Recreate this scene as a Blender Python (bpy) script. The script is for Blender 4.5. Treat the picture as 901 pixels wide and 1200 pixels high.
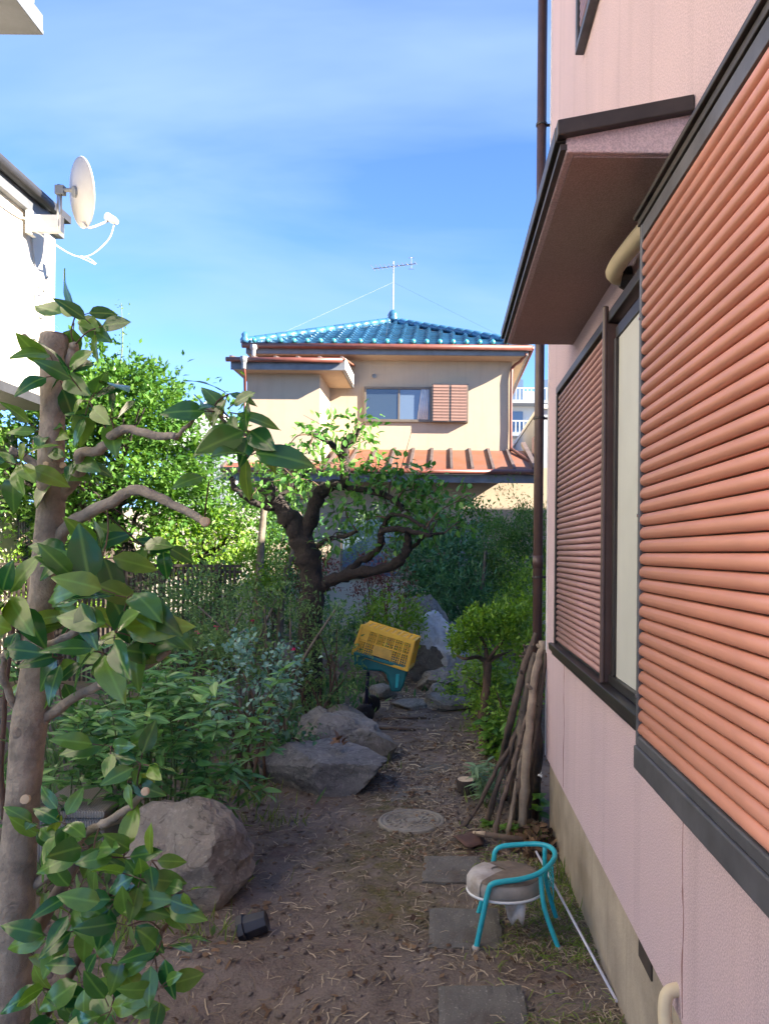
import bpy, bmesh, math, random
import numpy as np
from mathutils import Vector, Matrix, noise as mnoise

for o in list(bpy.data.objects):
    bpy.data.objects.remove(o)
S = bpy.context.scene
COL = S.collection
random.seed(7)
rng = np.random.default_rng(11)

# ------------------------------------------------------------------ camera
H = 1.5            # eye height
F = 900.0          # focal length in photograph pixels (photograph is 901 x 1200)
VX, VY = 518.0, 648.0
ROLL = math.radians(0.5)
cr, sr = math.cos(ROLL), math.sin(ROLL)
cd = bpy.data.cameras.new('camera')
cam = bpy.data.objects.new('camera', cd)
COL.objects.link(cam)
cam.matrix_world = Matrix(((cr, -sr, 0, 0), (0, 0, -1, 0), (sr, cr, 0, H), (0, 0, 0, 1)))
cd.sensor_fit = 'VERTICAL'
cd.sensor_height = 36.0
cd.sensor_width = 27.0
cd.lens = F / 1200 * 36
cd.shift_x = -(VX - 450.5) / 1200
cd.shift_y = (VY - 600.0) / 1200
cd.clip_start = 0.05
cd.clip_end = 2000
S.camera = cam
S.render.resolution_x = 768
S.render.resolution_y = 1024

# ------------------------------------------------------------------ light
LIGHT = Vector((-4.0, 1.45, -2.1)).normalized()
SUN_EL = math.asin(-LIGHT.z)
SUN_AZ = math.atan2(-LIGHT.x, -LIGHT.y)
sl = bpy.data.lights.new('sun', 'SUN')
sl.energy = 4.6
sl.angle = math.radians(0.5)
sl.color = (1.0, 0.9, 0.74)
sun = bpy.data.objects.new('sun', sl)
COL.objects.link(sun)
sun.location = (20, -5, 12)
sun.rotation_euler = LIGHT.to_track_quat('-Z', 'Y').to_euler()

W = bpy.data.worlds.new('World')
S.world = W
W.use_nodes = True
wt = W.node_tree
wt.nodes.clear()
def wn(t, **k):
    n = wt.nodes.new(t)
    for a, b in k.items():
        setattr(n, a, b)
    return n
sky = wn('ShaderNodeTexSky')
sky.sky_type = 'NISHITA'
sky.sun_disc = False
sky.sun_elevation = SUN_EL
sky.sun_rotation = SUN_AZ
sky.altitude = 0
sky.air_density = 0.6
sky.dust_density = 0.1
sky.ozone_density = 3.0
bg = wn('ShaderNodeBackground')
bg.inputs['Strength'].default_value = 0.075
out = wn('ShaderNodeOutputWorld')
tc = wn('ShaderNodeTexCoord')
sep = wn('ShaderNodeSeparateXYZ')
wt.links.new(tc.outputs['Generated'], sep.inputs[0])
def wmath(op, a, b=None):
    n = wn('ShaderNodeMath', operation=op)
    for i, v in enumerate((a, b)):
        if v is None: continue
        if isinstance(v, (int, float)): n.inputs[i].default_value = v
        else: wt.links.new(v, n.inputs[i])
    return n.outputs[0]
zz = wmath('ADD', wmath('MAXIMUM', sep.outputs['Z'], 0.0), 0.22)
cx = wmath('DIVIDE', sep.outputs['X'], zz)
cy = wmath('DIVIDE', sep.outputs['Y'], zz)
comb = wn('ShaderNodeCombineXYZ')
wt.links.new(cx, comb.inputs[0]); wt.links.new(cy, comb.inputs[1])
mp = wn('ShaderNodeMapping')
mp.inputs['Rotation'].default_value = (0, 0, math.radians(-24))
mp.inputs['Scale'].default_value = (0.8, 2.0, 1)
mp.inputs['Location'].default_value = (0.4, 0.3, 0)
wt.links.new(comb.outputs[0], mp.inputs[0])
n1 = wn('ShaderNodeTexNoise'); n1.inputs['Scale'].default_value = 1.3; n1.inputs['Detail'].default_value = 5
n1.inputs['Roughness'].default_value = 0.5; n1.inputs['Distortion'].default_value = 0.5
wt.links.new(mp.outputs[0], n1.inputs['Vector'])
rp = wn('ShaderNodeValToRGB')
rp.color_ramp.elements[0].position = 0.40; rp.color_ramp.elements[0].color = (0, 0, 0, 1)
rp.color_ramp.elements[1].position = 0.74; rp.color_ramp.elements[1].color = (1, 1, 1, 1)
wt.links.new(n1.outputs['Fac'], rp.inputs[0])
cfac = wmath('MULTIPLY', rp.outputs[0], 0.6)
mixc = wn('ShaderNodeMix', data_type='RGBA')
wt.links.new(cfac, mixc.inputs['Factor'])
tint = wn('ShaderNodeMix', data_type='RGBA', blend_type='MULTIPLY')
tint.inputs['Factor'].default_value = 1.0
tint.inputs['B'].default_value = (0.72, 0.87, 1.08, 1)
wt.links.new(sky.outputs[0], tint.inputs['A'])
wt.links.new(tint.outputs['Result'], mixc.inputs['A'])
mixc.inputs['B'].default_value = (1.35, 1.9, 3.0, 1)     # thin sunlit cirrus
wt.links.new(mixc.outputs['Result'], bg.inputs['Color'])
wt.links.new(bg.outputs[0], out.inputs[0])

S.view_settings.view_transform = 'Standard'
S.view_settings.look = 'None'
S.view_settings.gamma = 1.0
S.view_settings.use_curve_mapping = False
S.view_settings.exposure = 2.7

# ------------------------------------------------------------------ helpers
def P(px, py, Y):
    """photograph pixel -> point at distance Y"""
    u, v = px - VX, VY - py
    return Vector(((u * cr - v * sr) * Y / F, Y, H + (u * sr + v * cr) * Y / F))
def G(px, py, z=0.0):
    """photograph pixel -> point on the ground"""
    u, v = px - VX, VY - py
    vv = u * sr + v * cr
    Y = -(H - z) * F / vv
    return Vector(((u * cr - v * sr) * Y / F, Y, z))

def wloc(o):
    v = Vector((0, 0, 0))
    while o is not None:
        v += o.location
        o = o.parent
    return v

def thing(name, label, cat, loc=(0, 0, 0), group=None, rot=None):
    o = bpy.data.objects.new(name, None)
    o.empty_display_size = 0.1
    COL.objects.link(o)
    o.location = loc
    if rot is not None: o.rotation_euler = rot
    return tag(o, label, cat, group)
def tag(o, label=None, cat=None, group=None, kind=None):
    if label: o['label'] = label
    if cat: o['category'] = cat
    if group: o['group'] = group
    if kind: o['kind'] = kind
    return o
def bevel(o, w, seg=2, ang=35):
    m = o.modifiers.new('bevel', 'BEVEL')
    m.width = w; m.segments = seg; m.limit_method = 'ANGLE'; m.angle_limit = math.radians(ang)
    return o
def link(name, me, mat, parent=None, local=False):
    if mat is not None: me.materials.append(mat)
    o = bpy.data.objects.new(name, me)
    COL.objects.link(o)
    if parent is not None:
        o.parent = parent
        if not local:
            me.transform(Matrix.Translation(-wloc(parent)))
    elif not local:
        co = np.empty(len(me.vertices) * 3, dtype=np.float32)
        me.vertices.foreach_get('co', co)
        co = co.reshape(-1, 3)
        mn, mx = co.min(0), co.max(0)
        b = Vector((float(mn[0] + mx[0]) / 2, float(mn[1] + mx[1]) / 2, float(mn[2])))
        me.transform(Matrix.Translation(-b))
        o.location = b
    return o
def piece(src, parent, loc, rot=None, scale=None, name=None):
    """copy of one mesh object that shares its mesh data"""
    c = src.copy()
    if name: c.name = name
    COL.objects.link(c)
    c.parent = parent
    c.location = loc
    if rot is not None: c.rotation_euler = rot
    if scale is not None: c.scale = scale
    return c

class MB:
    def __init__(s): s.v = []; s.f = []
    def add(s, vs, fs):
        o = len(s.v)
        s.v += [tuple(v) for v in vs]
        s.f += [tuple(i + o for i in f) for f in fs]
        return s
    def box(s, x0, x1, y0, y1, z0, z1):
        if x0 > x1: x0, x1 = x1, x0
        if y0 > y1: y0, y1 = y1, y0
        if z0 > z1: z0, z1 = z1, z0
        return s.add([(x0, y0, z0), (x1, y0, z0), (x1, y1, z0), (x0, y1, z0), (x0, y0, z1), (x1, y0, z1), (x1, y1, z1), (x0, y1, z1)],
                     [(3, 2, 1, 0), (4, 5, 6, 7), (0, 1, 5, 4), (1, 2, 6, 5), (2, 3, 7, 6), (3, 0, 4, 7)])
    def bar(s, a, b, w, t, up=(0, 0, 1)):
        """square bar from a to b"""
        a, b = Vector(a), Vector(b)
        d = (b - a).normalized(); u = Vector(up)
        if abs(d.dot(u)) > .98: u = Vector((1, 0, 0))
        sd = d.cross(u).normalized() * w / 2
        u = sd.cross(d).normalized() * t / 2
        vs = []
        for p in (a, b):
            vs += [p - sd - u, p + sd - u, p + sd + u, p - sd + u]
        return s.add(vs, [(0, 1, 2, 3), (7, 6, 5, 4), (0, 4, 5, 1), (1, 5, 6, 2), (2, 6, 7, 3), (3, 7, 4, 0)])
    def tube(s, pts, rad, n=8, wob=0.0, caps=True):
        pts = [Vector(p) for p in pts]
        if not hasattr(rad, '__len__'): rad = [rad] * len(pts)
        vs = []; fs = []
        ref = None
        m = len(pts)
        for i, p in enumerate(pts):
            t = (pts[min(i + 1, m - 1)] - pts[max(i - 1, 0)])
            if t.length < 1e-9: t = Vector((0, 0, 1))
            t.normalize()
            if ref is None:
                ref = Vector((1, 0, 0)) if abs(t.x) < .8 else Vector((0, 1, 0))
            a = (ref - t * ref.dot(t)).normalized()
            b = t.cross(a)
            ref = a
            for k in range(n):
                g = 2 * math.pi * k / n
                r = rad[i]
                if wob: r *= 1 + wob * mnoise.noise(Vector((p.x * 18 + math.cos(g) * .9, p.y * 18 + math.sin(g) * .9, p.z * 18)))
                vs.append(p + a * (math.cos(g) * r) + b * (math.sin(g) * r))
        for i in range(m - 1):
            for k in range(n):
                fs.append((i * n + k, i * n + (k + 1) % n, (i + 1) * n + (k + 1) % n, (i + 1) * n + k))
        if caps:
            fs.append(tuple(range(n - 1, -1, -1)))
            fs.append(tuple((m - 1) * n + k for k in range(n)))
        return s.add(vs, fs)
    def lathe(s, prof, c=(0, 0, 0), n=24, ax=None, jit=0.0):
        """profile of (radius, height) about an axis"""
        c = Vector(c)
        Z = Vector(ax).normalized() if ax else Vector((0, 0, 1))
        X = Vector((1, 0, 0)) if abs(Z.x) < .8 else Vector((0, 1, 0))
        X = (X - Z * X.dot(Z)).normalized(); Yv = Z.cross(X)
        vs = []; fs = []
        for r, h in prof:
            for k in range(n):
                g = 2 * math.pi * k / n
                vs.append(c + X * (math.cos(g) * r) + Yv * (math.sin(g) * r) + Z * h)
        for i in range(len(prof) - 1):
            for k in range(n):
                fs.append((i * n + k, i * n + (k + 1) % n, (i + 1) * n + (k + 1) % n, (i + 1) * n + k))
        fs.append(tuple(range(n - 1, -1, -1)))
        fs.append(tuple((len(prof) - 1) * n + k for k in range(n)))
        return s.add(vs, fs)
    def prism(s, poly, ext):
        e = Vector(ext); n = len(poly)
        vs = [Vector(p) for p in poly] + [Vector(p) + e for p in poly]
        fs = [tuple(range(n)), tuple(range(2 * n - 1, n - 1, -1))]
        for k in range(n):
            fs.append((k, n + k, n + (k + 1) % n, (k + 1) % n))
        return s.add(vs, fs)
    def mesh(s, name, smooth=False):
        me = bpy.data.meshes.new(name)
        me.from_pydata(s.v, [], s.f)
        bm = bmesh.new(); bm.from_mesh(me)
        bmesh.ops.recalc_face_normals(bm, faces=bm.faces)
        bm.to_mesh(me); bm.free()
        if smooth:
            me.polygons.foreach_set('use_smooth', [True] * len(me.polygons))
        return me
    def build(s, name, mat, parent=None, smooth=False, local=False, bev=0):
        o = link(name, s.mesh(name, smooth), mat, parent, local)
        if bev: bevel(o, bev)
        return o

def spline(pts, k=5):
    """smooth a list of points (tuples of any length)"""
    a = [np.array(p, float) for p in pts]
    if len(a) < 3: return [tuple(x) for x in a]
    out_ = []
    for i in range(len(a) - 1):
        p0 = a[max(i - 1, 0)]; p1 = a[i]; p2 = a[i + 1]; p3 = a[min(i + 2, len(a) - 1)]
        for j in range(k):
            t = j / k
            out_.append(0.5 * ((2 * p1) + (-p0 + p2) * t + (2 * p0 - 5 * p1 + 4 * p2 - p3) * t * t + (-p0 + 3 * p1 - 3 * p2 + p3) * t ** 3))
    out_.append(a[-1])
    return [tuple(x) for x in out_]

# ------------------------------------------------------------------ materials
def new_mat(name):
    m = bpy.data.materials.new(name)
    m.use_nodes = True
    nt = m.node_tree
    b = nt.nodes['Principled BSDF']
    return m, nt, b
def lk(nt, a, b): nt.links.new(a, b)
def nz(nt, vec, scale, detail=4, rough=.55, dist=0):
    n = nt.nodes.new('ShaderNodeTexNoise')
    n.inputs['Scale'].default_value = scale; n.inputs['Detail'].default_value = detail
    n.inputs['Roughness'].default_value = rough; n.inputs['Distortion'].default_value = dist
    if vec is not None: lk(nt, vec, n.inputs['Vector'])
    return n.outputs['Fac']
def ramp(nt, fac, p0, p1, c0=(0, 0, 0, 1), c1=(1, 1, 1, 1)):
    r = nt.nodes.new('ShaderNodeValToRGB')
    r.color_ramp.elements[0].position = p0; r.color_ramp.elements[0].color = c0
    r.color_ramp.elements[1].position = p1; r.color_ramp.elements[1].color = c1
    lk(nt, fac, r.inputs[0])
    return r.outputs[0]
def mixrgb(nt, fac, a, b, mode='MIX'):
    n = nt.nodes.new('ShaderNodeMix'); n.data_type = 'RGBA'; n.blend_type = mode
    for s_, v in (('Factor', fac), ('A', a), ('B', b)):
        if isinstance(v, (int, float)): n.inputs[s_].default_value = v
        elif isinstance(v, tuple): n.inputs[s_].default_value = v if len(v) == 4 else (*v, 1)
        else: lk(nt, v, n.inputs[s_])
    return n.outputs['Result']
def vecmap(nt, scale=(1, 1, 1), world=False, rot=(0, 0, 0)):
    t = nt.nodes.new('ShaderNodeTexCoord') if not world else nt.nodes.new('ShaderNodeNewGeometry')
    m = nt.nodes.new('ShaderNodeMapping')
    m.inputs['Scale'].default_value = scale; m.inputs['Rotation'].default_value = rot
    lk(nt, t.outputs['Position' if world else 'Object'], m.inputs[0])
    return m.outputs[0]
def add_bump(nt, b, h, strength, dist=0.01, prev=None):
    n = nt.nodes.new('ShaderNodeBump')
    n.inputs['Strength'].default_value = strength; n.inputs['Distance'].default_value = dist
    lk(nt, h, n.inputs['Height'])
    if prev is not None: lk(nt, prev, n.inputs['Normal'])
    lk(nt, n.outputs[0], b.inputs['Normal'])
    return n.outputs[0]
def mat(name, col, rough=.7, var=.25, vscale=6, bump=.2, bscale=60, bdist=.004, metal=0, col2=None, streak=0, spec=.5, objrand=0, coat=0, world=False):
    """plain surface: mottled colour, grain, optional vertical streaks"""
    m, nt, b = new_mat(name)
    b.inputs['Roughness'].default_value = rough
    b.inputs['Metallic'].default_value = metal
    b.inputs['Specular IOR Level'].default_value = spec
    if coat: b.inputs['Coat Weight'].default_value = coat
    v = vecmap(nt, world=world)
    c2 = col2 if col2 else tuple(max(0, x * (1 - var)) for x in col)
    f = ramp(nt, nz(nt, v, vscale, 6, .6), .35, .68)
    c = mixrgb(nt, f, (*col, 1), (*c2, 1))
    if streak:
        vs = vecmap(nt, (14, 14, .55), world=world)
        f2 = ramp(nt, nz(nt, vs, 1.0, 5, .6), .5, .78)
        d = tuple(x * .55 for x in col)
        c = mixrgb(nt, mixrgb(nt, 1.0, f2, (streak, streak, streak, 1), 'MULTIPLY'), c, (*d, 1))
    if objrand:
        oi = nt.nodes.new('ShaderNodeObjectInfo')
        hs = nt.nodes.new('ShaderNodeHueSaturation')
        mr = nt.nodes.new('ShaderNodeMapRange')
        mr.inputs['To Min'].default_value = 1 - objrand; mr.inputs['To Max'].default_value = 1 + objrand
        lk(nt, oi.outputs['Random'], mr.inputs['Value'])
        lk(nt, mr.outputs[0], hs.inputs['Value']); lk(nt, c, hs.inputs['Color'])
        c = hs.outputs[0]
    lk(nt, c, b.inputs['Base Color'])
    if bump: add_bump(nt, b, nz(nt, v, bscale, 5, .6), bump, bdist)
    return m
def leaf_mat(name, c1, c2, rough=.45, trans=.3, spec=.4, obj=False, third=None):
    m, nt, b = new_mat(name)
    b.inputs['Roughness'].default_value = rough
    b.inputs['Specular IOR Level'].default_value = spec
    if obj:
        r = nt.nodes.new('ShaderNodeObjectInfo').outputs['Random']
    else:
        r = nt.nodes.new('ShaderNodeNewGeometry').outputs['Random Per Island']
    rp_ = nt.nodes.new('ShaderNodeValToRGB')
    rp_.color_ramp.elements[0].position = 0.15; rp_.color_ramp.elements[0].color = (*c1, 1)
    rp_.color_ramp.elements[1].position = 0.85; rp_.color_ramp.elements[1].color = (*c2, 1)
    if third:
        e = rp_.color_ramp.elements.new(.97); e.color = (*third, 1)
    lk(nt, r, rp_.inputs[0])
    v = vecmap(nt)
    f = nz(nt, v, 30 if obj else 3, 3)
    c = mixrgb(nt, ramp(nt, f, .3, .7), rp_.outputs[0], mixrgb(nt, .28, rp_.outputs[0], (*tuple(x * .4 for x in c1), 1)))
    if obj:      # pale midrib along the leaf
        sx = nt.nodes.new('ShaderNodeSeparateXYZ')
        t = nt.nodes.new('ShaderNodeTexCoord'); lk(nt, t.outputs['Object'], sx.inputs[0])
        ab = nt.nodes.new('ShaderNodeMath'); ab.operation = 'ABSOLUTE'; lk(nt, sx.outputs['Y'], ab.inputs[0])
        rib = ramp(nt, ab.outputs[0], .0006, .0016, (1, 1, 1, 1), (0, 0, 0, 1))
        c = mixrgb(nt, mixrgb(nt, 1.0, rib, (.35, .35, .35, 1), 'MULTIPLY'), c, (*tuple(min(1, x * 1.9 + .02) for x in c2), 1))
        vv = vecmap(nt, (26, 60, 1))
        add_bump(nt, b, nz(nt, vv, 1.0, 2), .12, .01)
    lk(nt, c, b.inputs['Base Color'])
    tr = nt.nodes.new('ShaderNodeBsdfTranslucent')
    hs = nt.nodes.new('ShaderNodeHueSaturation')
    hs.inputs['Saturation'].default_value = 1.15; hs.inputs['Value'].default_value = 1.4; hs.inputs['Hue'].default_value = .485
    lk(nt, c, hs.inputs['Color']); lk(nt, hs.outputs[0], tr.inputs[0])
    mx = nt.nodes.new('ShaderNodeMixShader'); mx.inputs[0].default_value = trans
    lk(nt, b.outputs[0], mx.inputs[1]); lk(nt, tr.outputs[0], mx.inputs[2])
    lk(nt, mx.outputs[0], nt.nodes['Material Output'].inputs[0])
    return m

# ------------------------------------------------------------------ value noise
_perm = np.random.default_rng(3).random((257, 257))
def vnoise(x, y):
    xi = np.floor(x).astype(int); yi = np.floor(y).astype(int)
    fx = x - xi; fy = y - yi
    fx = fx * fx * (3 - 2 * fx); fy = fy * fy * (3 - 2 * fy)
    a = _perm[xi % 256, yi % 256]; b = _perm[(xi + 1) % 256, yi % 256]
    c = _perm[xi % 256, (yi + 1) % 256]; d = _perm[(xi + 1) % 256, (yi + 1) % 256]
    return (a * (1 - fx) + b * fx) * (1 - fy) + (c * (1 - fx) + d * fx) * fy
def fbm(x, y, oct=4):
    s = 0; a = .5
    for i in range(oct):
        s = s + a * (vnoise(x + i * 17.3, y + i * 9.1) - .5); x = x * 2.03; y = y * 2.03; a *= .5
    return s

# ------------------------------------------------------------------ foliage
T_FULL = np.array([(0, 0, 0), (.35, .5, .12), (.35, 0, -.02), (.35, -.5, .12), (.72, .36, .02), (.72, 0, -.12), (.72, -.36, .02), (1, 0, -.3)])
F_FULL = np.array([(0, 3, 2), (0, 2, 1), (2, 3, 6), (2, 6, 5), (2, 5, 4), (2, 4, 1), (5, 6, 7), (5, 7, 4)])
T_LITE = np.array([(0, 0, 0), (.45, .5, .14), (1, 0, -.12), (.45, -.5, .14)])
F_LITE = np.array([(0, 3, 2), (0, 2, 1)])
def nrm(a):
    return a / (np.linalg.norm(a, axis=1, keepdims=True) + 1e-9)
def leaf_geo(c, d, L, Wd, lite=True, rnd=.7, up=None, r=rng):
    n = len(c)
    T, Fc = (T_LITE, F_LITE) if lite else (T_FULL, F_FULL)
    d = nrm(nrm(d) + r.normal(0, rnd * .55, (n, 3)))
    u = np.tile(np.array([[0, 0, 1.0]]), (n, 1)) if up is None else up
    u = u + r.normal(0, .45, (n, 3))
    sd = nrm(np.cross(d, u)); nn = np.cross(sd, d)
    Ls = L * r.uniform(.65, 1.2, (n, 1)); Ws = Wd * r.uniform(.75, 1.15, (n, 1))
    v = c[:, None, :] + d[:, None, :] * (T[None, :, 0:1] * Ls[:, None, :]) + sd[:, None, :] * (T[None, :, 1:2] * Ws[:, None, :]) + nn[:, None, :] * (T[None, :, 2:3] * Ws[:, None, :])
    f = Fc[None] + (np.arange(n) * len(T))[:, None, None]
    return v.reshape(-1, 3), f.reshape(-1, 3)
def tri_mesh(name, v, f, smooth=False):
    me = bpy.data.meshes.new(name)
    me.vertices.add(len(v)); me.vertices.foreach_set('co', np.ascontiguousarray(v, dtype=np.float32).ravel())
    me.loops.add(len(f) * 3); me.loops.foreach_set('vertex_index', np.ascontiguousarray(f, dtype=np.int32).ravel())
    me.polygons.add(len(f)); me.polygons.foreach_set('loop_start', np.arange(0, len(f) * 3, 3, dtype=np.int32))
    if smooth: me.polygons.foreach_set('use_smooth', np.ones(len(f), dtype=bool))
    me.update(calc_edges=True)
    return me
def cat_geo(lst):
    vs = []; fs = []; o = 0
    for v, f in lst:
        vs.append(v); fs.append(f + o); o += len(v)
    return np.concatenate(vs), np.concatenate(fs)
def clump_pts(center, rad, ncl, per, tight=.28, shell=.55, r=rng, zmin=None):
    """leaf positions: clumps near the surface of an ellipsoid with gaps between"""
    c = np.array(center); R = np.array(rad)
    dirs = nrm(r.normal(0, 1, (ncl, 3)))
    rr = (shell + (1 - shell) * r.random((ncl, 1)) ** .6)
    wob = 1 + .22 * r.normal(0, 1, (ncl, 1))
    cc = dirs * rr * wob * R
    cl = cc[:, None, :] + r.normal(0, 1, (ncl, per, 3)) * (tight * R.mean() * r.uniform(.5, 1.1, (ncl, 1, 1)))
    out_dir = cl * .6 / R + r.normal(0, .5, cl.shape) + np.array([0, 0, .25])
    p = cl.reshape(-1, 3) + c
    d = out_dir.reshape(-1, 3)
    if zmin is not None:
        k = p[:, 2] > zmin
        p, d = p[k], d[k]
    return p, d, cc + c
def grow(mb, p, d, r, L, depth, tips, rr, bend=.35, n=6, taper=.62, up=.12, kids=(2, 3)):
    p = Vector(p); d = Vector(d).normalized()
    pts = [p.copy()]; rad = [r]
    k = max(3, int(L / .07)); k = min(k, 7)
    for i in range(k):
        d = (d + Vector((rr.gauss(0, bend), rr.gauss(0, bend), rr.gauss(0, bend) + up)) * (1.6 / k)).normalized()
        p = p + d * (L / k)
        pts.append(p.copy()); rad.append(r * (1 - (1 - taper) * (i + 1) / k))
    mb.tube(pts, rad, n, caps=False)
    if depth <= 0:
        tips.append((p, d)); return
    for q in range(rr.randint(*kids)):
        i = rr.randint(max(1, k // 2), k)
        nd = (d + Vector((rr.gauss(0, .7), rr.gauss(0, .7), rr.gauss(0, .5) + .15))).normalized()
        grow(mb, pts[i], nd, rad[i] * .75, L * rr.uniform(.55, .8), depth - 1, tips, rr, bend, max(4, n - 1), taper, up, kids)
    tips.append((p, d))

# ------------------------------------------------------------------ rocks
def rock_mesh(name, size, seed, planes=16, rough=.06, sub=5, flat_top=None, strata=0):
    bm = bmesh.new()
    bmesh.ops.create_icosphere(bm, subdivisions=sub, radius=1.0)
    r_ = np.random.default_rng(seed)
    dirs = np.array([v.co[:] for v in bm.verts])
    pn = nrm(r_.normal(0, 1, (planes, 3))); pd = r_.uniform(.72, 1.0, planes)
    if flat_top is not None:
        pn = np.vstack([pn, [[.08, -.12, .99]]]); pd = np.append(pd, flat_top)
    dot = dirs @ pn.T
    t = np.where(dot > .05, pd[None] / np.maximum(dot, .05), 9.0)
    rad = np.minimum(t.min(1), 1.25)
    sx, sy, sz = size
    me = bpy.data.meshes.new(name)
    for v, d, q in zip(bm.verts, dirs, rad):
        k = Vector(d) * 1.4 + Vector((seed * 3.1, 0, 0))
        nzv = mnoise.fractal(k * 1.3, 1.0, 2.0, 5) * rough * 1.6 + mnoise.fractal(k * 5, 1.0, 2.0, 4) * rough * .55
        if strata: nzv += strata * math.sin(d[2] * 18 + 4 * mnoise.noise(k)) * .5
        q = q + nzv
        v.co = Vector((d[0] * q * sx, d[1] * q * sy, d[2] * q * sz))
    bm.to_mesh(me); bm.free()
    me.polygons.foreach_set('use_smooth', [True] * len(me.polygons))
    return me
def rock(name, label, loc, size, seed, mtl, rotz=0, tilt=0, group=None, **k):
    me = rock_mesh(name, size, seed, **k)
    me.transform(Matrix.Rotation(rotz, 4, 'Z') @ Matrix.Rotation(tilt, 4, 'Y'))
    o = link(name, me, mtl, None, True)
    o.location = loc
    es = o.modifiers.new('edges', 'EDGE_SPLIT'); es.split_angle = math.radians(24)
    return tag(o, label, 'rock', group)

# ================================================================== surface materials
M = {}
def stucco(name, col, grain=.35, streak=.35, dirt=.5):
    m, nt, b = new_mat(name)
    b.inputs['Roughness'].default_value = .9
    b.inputs['Specular IOR Level'].default_value = .2
    v = vecmap(nt)
    c = mixrgb(nt, ramp(nt, nz(nt, v, 1.3, 5, .6), .35, .7), (*col, 1), (*tuple(x * f for x, f in zip(col, (.84, .86, .90))), 1))
    st = nz(nt, vecmap(nt, (9, 9, .35)), 1.0, 6, .62)
    c = mixrgb(nt, mixrgb(nt, 1.0, ramp(nt, st, .52, .8), (streak, streak, streak, 1), 'MULTIPLY'), c, (*tuple(x * .55 for x in col), 1))
    st2 = nz(nt, vecmap(nt, (13, 13, .25)), 1.0, 4, .5)
    c = mixrgb(nt, mixrgb(nt, 1.0, ramp(nt, st2, .62, .8), (.3, .3, .3, 1), 'MULTIPLY'), c, (*tuple(min(1, x * 1.35) for x in col), 1))
    sp = ramp(nt, nz(nt, v, 240, 2, .5), .42, .6)
    c = mixrgb(nt, .30, c, mixrgb(nt, sp, (*tuple(x * .5 for x in col), 1), (*tuple(min(1, x * 1.3) for x in col), 1)))
    spots = ramp(nt, nz(nt, v, 38, 3, .5), .74, .80)
    c = mixrgb(nt, mixrgb(nt, 1.0, spots, (dirt, dirt, dirt, 1), 'MULTIPLY'), c, (.16, .12, .11, 1))
    lk(nt, c, b.inputs['Base Color'])
    add_bump(nt, b, nz(nt, v, 170, 4, .65), grain, .006)
    return m
M['pink'] = stucco('pink_stucco', (.62, .47, .475), .6, .6)
M['cream'] = stucco('cream_stucco', (.46, .365, .265), .3, .45, .3)
M['white_stucco'] = stucco('white_stucco', (.70, .635, .54), .4, .15, .4)
M['concrete'] = mat('footing_concrete', (.46, .38, .28), .9, .45, 3.0, .5, 90, .004, streak=.75)
M['slat'] = mat('terracotta_slat', (.64, .28, .19), .42, .12, 5, .05, 200, .001, objrand=.05)
M['lattice'] = mat('brown_lattice', (.36, .195, .175), .45, .15, 5, .05, 200, .001, objrand=.06)
M['bronze'] = mat('bronze_aluminium', (.055, .047, .045), .38, .3, 8, .08, 120, .001, metal=.55)
M['grey_trim'] = mat('grey_trim', (.12, .12, .13), .5, .4, 9, .12, 100, .001, metal=.3)
M['sash'] = mat('cream_panel', (.50, .505, .45), .55, .1, 4, .03, 60, .001)
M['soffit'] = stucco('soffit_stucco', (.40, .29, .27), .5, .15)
M['flashing'] = mat('dark_flashing', (.045, .035, .03), .5, .5, 12, .15, 80, .002)
M['pipe_brown'] = mat('brown_pipe', (.095, .055, .047), .4, .3, 10, .08, 90, .001)
M['duct'] = mat('cream_duct', (.68, .56, .36), .55, .12, 12, .1, 90, .002)
M['steel'] = mat('steel', (.5, .5, .5), .3, .2, 10, .03, 90, .001, metal=.9)
M['white_plastic'] = mat('white_plastic', (.72, .71, .68), .45, .1, 9, .02, 80, .001)
M['dish'] = mat('dish_metal', (.60, .58, .55), .45, .1, 9, .02, 80, .001)
M['dark_roof'] = mat('dark_roof', (.05, .05, .055), .5, .3, 6, .2, 30, .004)
M['grey_fascia'] = mat('grey_fascia', (.16, .17, .19), .5, .3, 5, .1, 60, .002, streak=.3)
M['gutter'] = mat('red_brown_gutter', (.17, .055, .04), .4, .35, 6, .06, 60, .001)
M['dark_board'] = mat('dark_boards', (.06, .045, .035), .75, .4, 6, .25, 40, .003)
M['blue_tile'] = mat('blue_glazed_tile', (.04, .14, .24), .25, .5, 3, .06, 30, .002, objrand=.3, col2=(.025, .085, .17), coat=.4)
M['blue_cap'] = mat('turquoise_glazed_cap', (.06, .33, .36), .2, .3, 8, .03, 30, .002, objrand=.15, coat=.4)
M['rust_roof'] = mat('rust_metal_roof', (.24, .07, .032), .6, .3, 2.2, .1, 40, .002, col2=(.17, .085, .06), objrand=.1)
M['batten'] = mat('roof_batten', (.12, .09, .085), .6, .4, 4, .1, 50, .002)
M['brown_lath'] = mat('brown_shutter', (.24, .14, .11), .55, .2, 4, .08, 60, .002, objrand=.05)
M['tan_frame'] = mat('tan_window_frame', (.16, .13, .10), .45, .2, 6, .04, 60, .001, metal=.3)
M['grey_metal'] = mat('grey_louvre', (.26, .27, .28), .5, .2, 6, .04, 60, .001)
def glass_mat(name, col, rough=.06):
    m, nt, b = new_mat(name)
    b.inputs['Base Color'].default_value = (*col, 1); b.inputs['Roughness'].default_value = rough
    b.inputs['Specular IOR Level'].default_value = .9; b.inputs['Coat Weight'].default_value = .6
    return m
M['glass'] = glass_mat('dark_glass', (.03, .045, .065))
M['glass_b'] = glass_mat('bluish_glass', (.10, .14, .20), .1)
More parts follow.
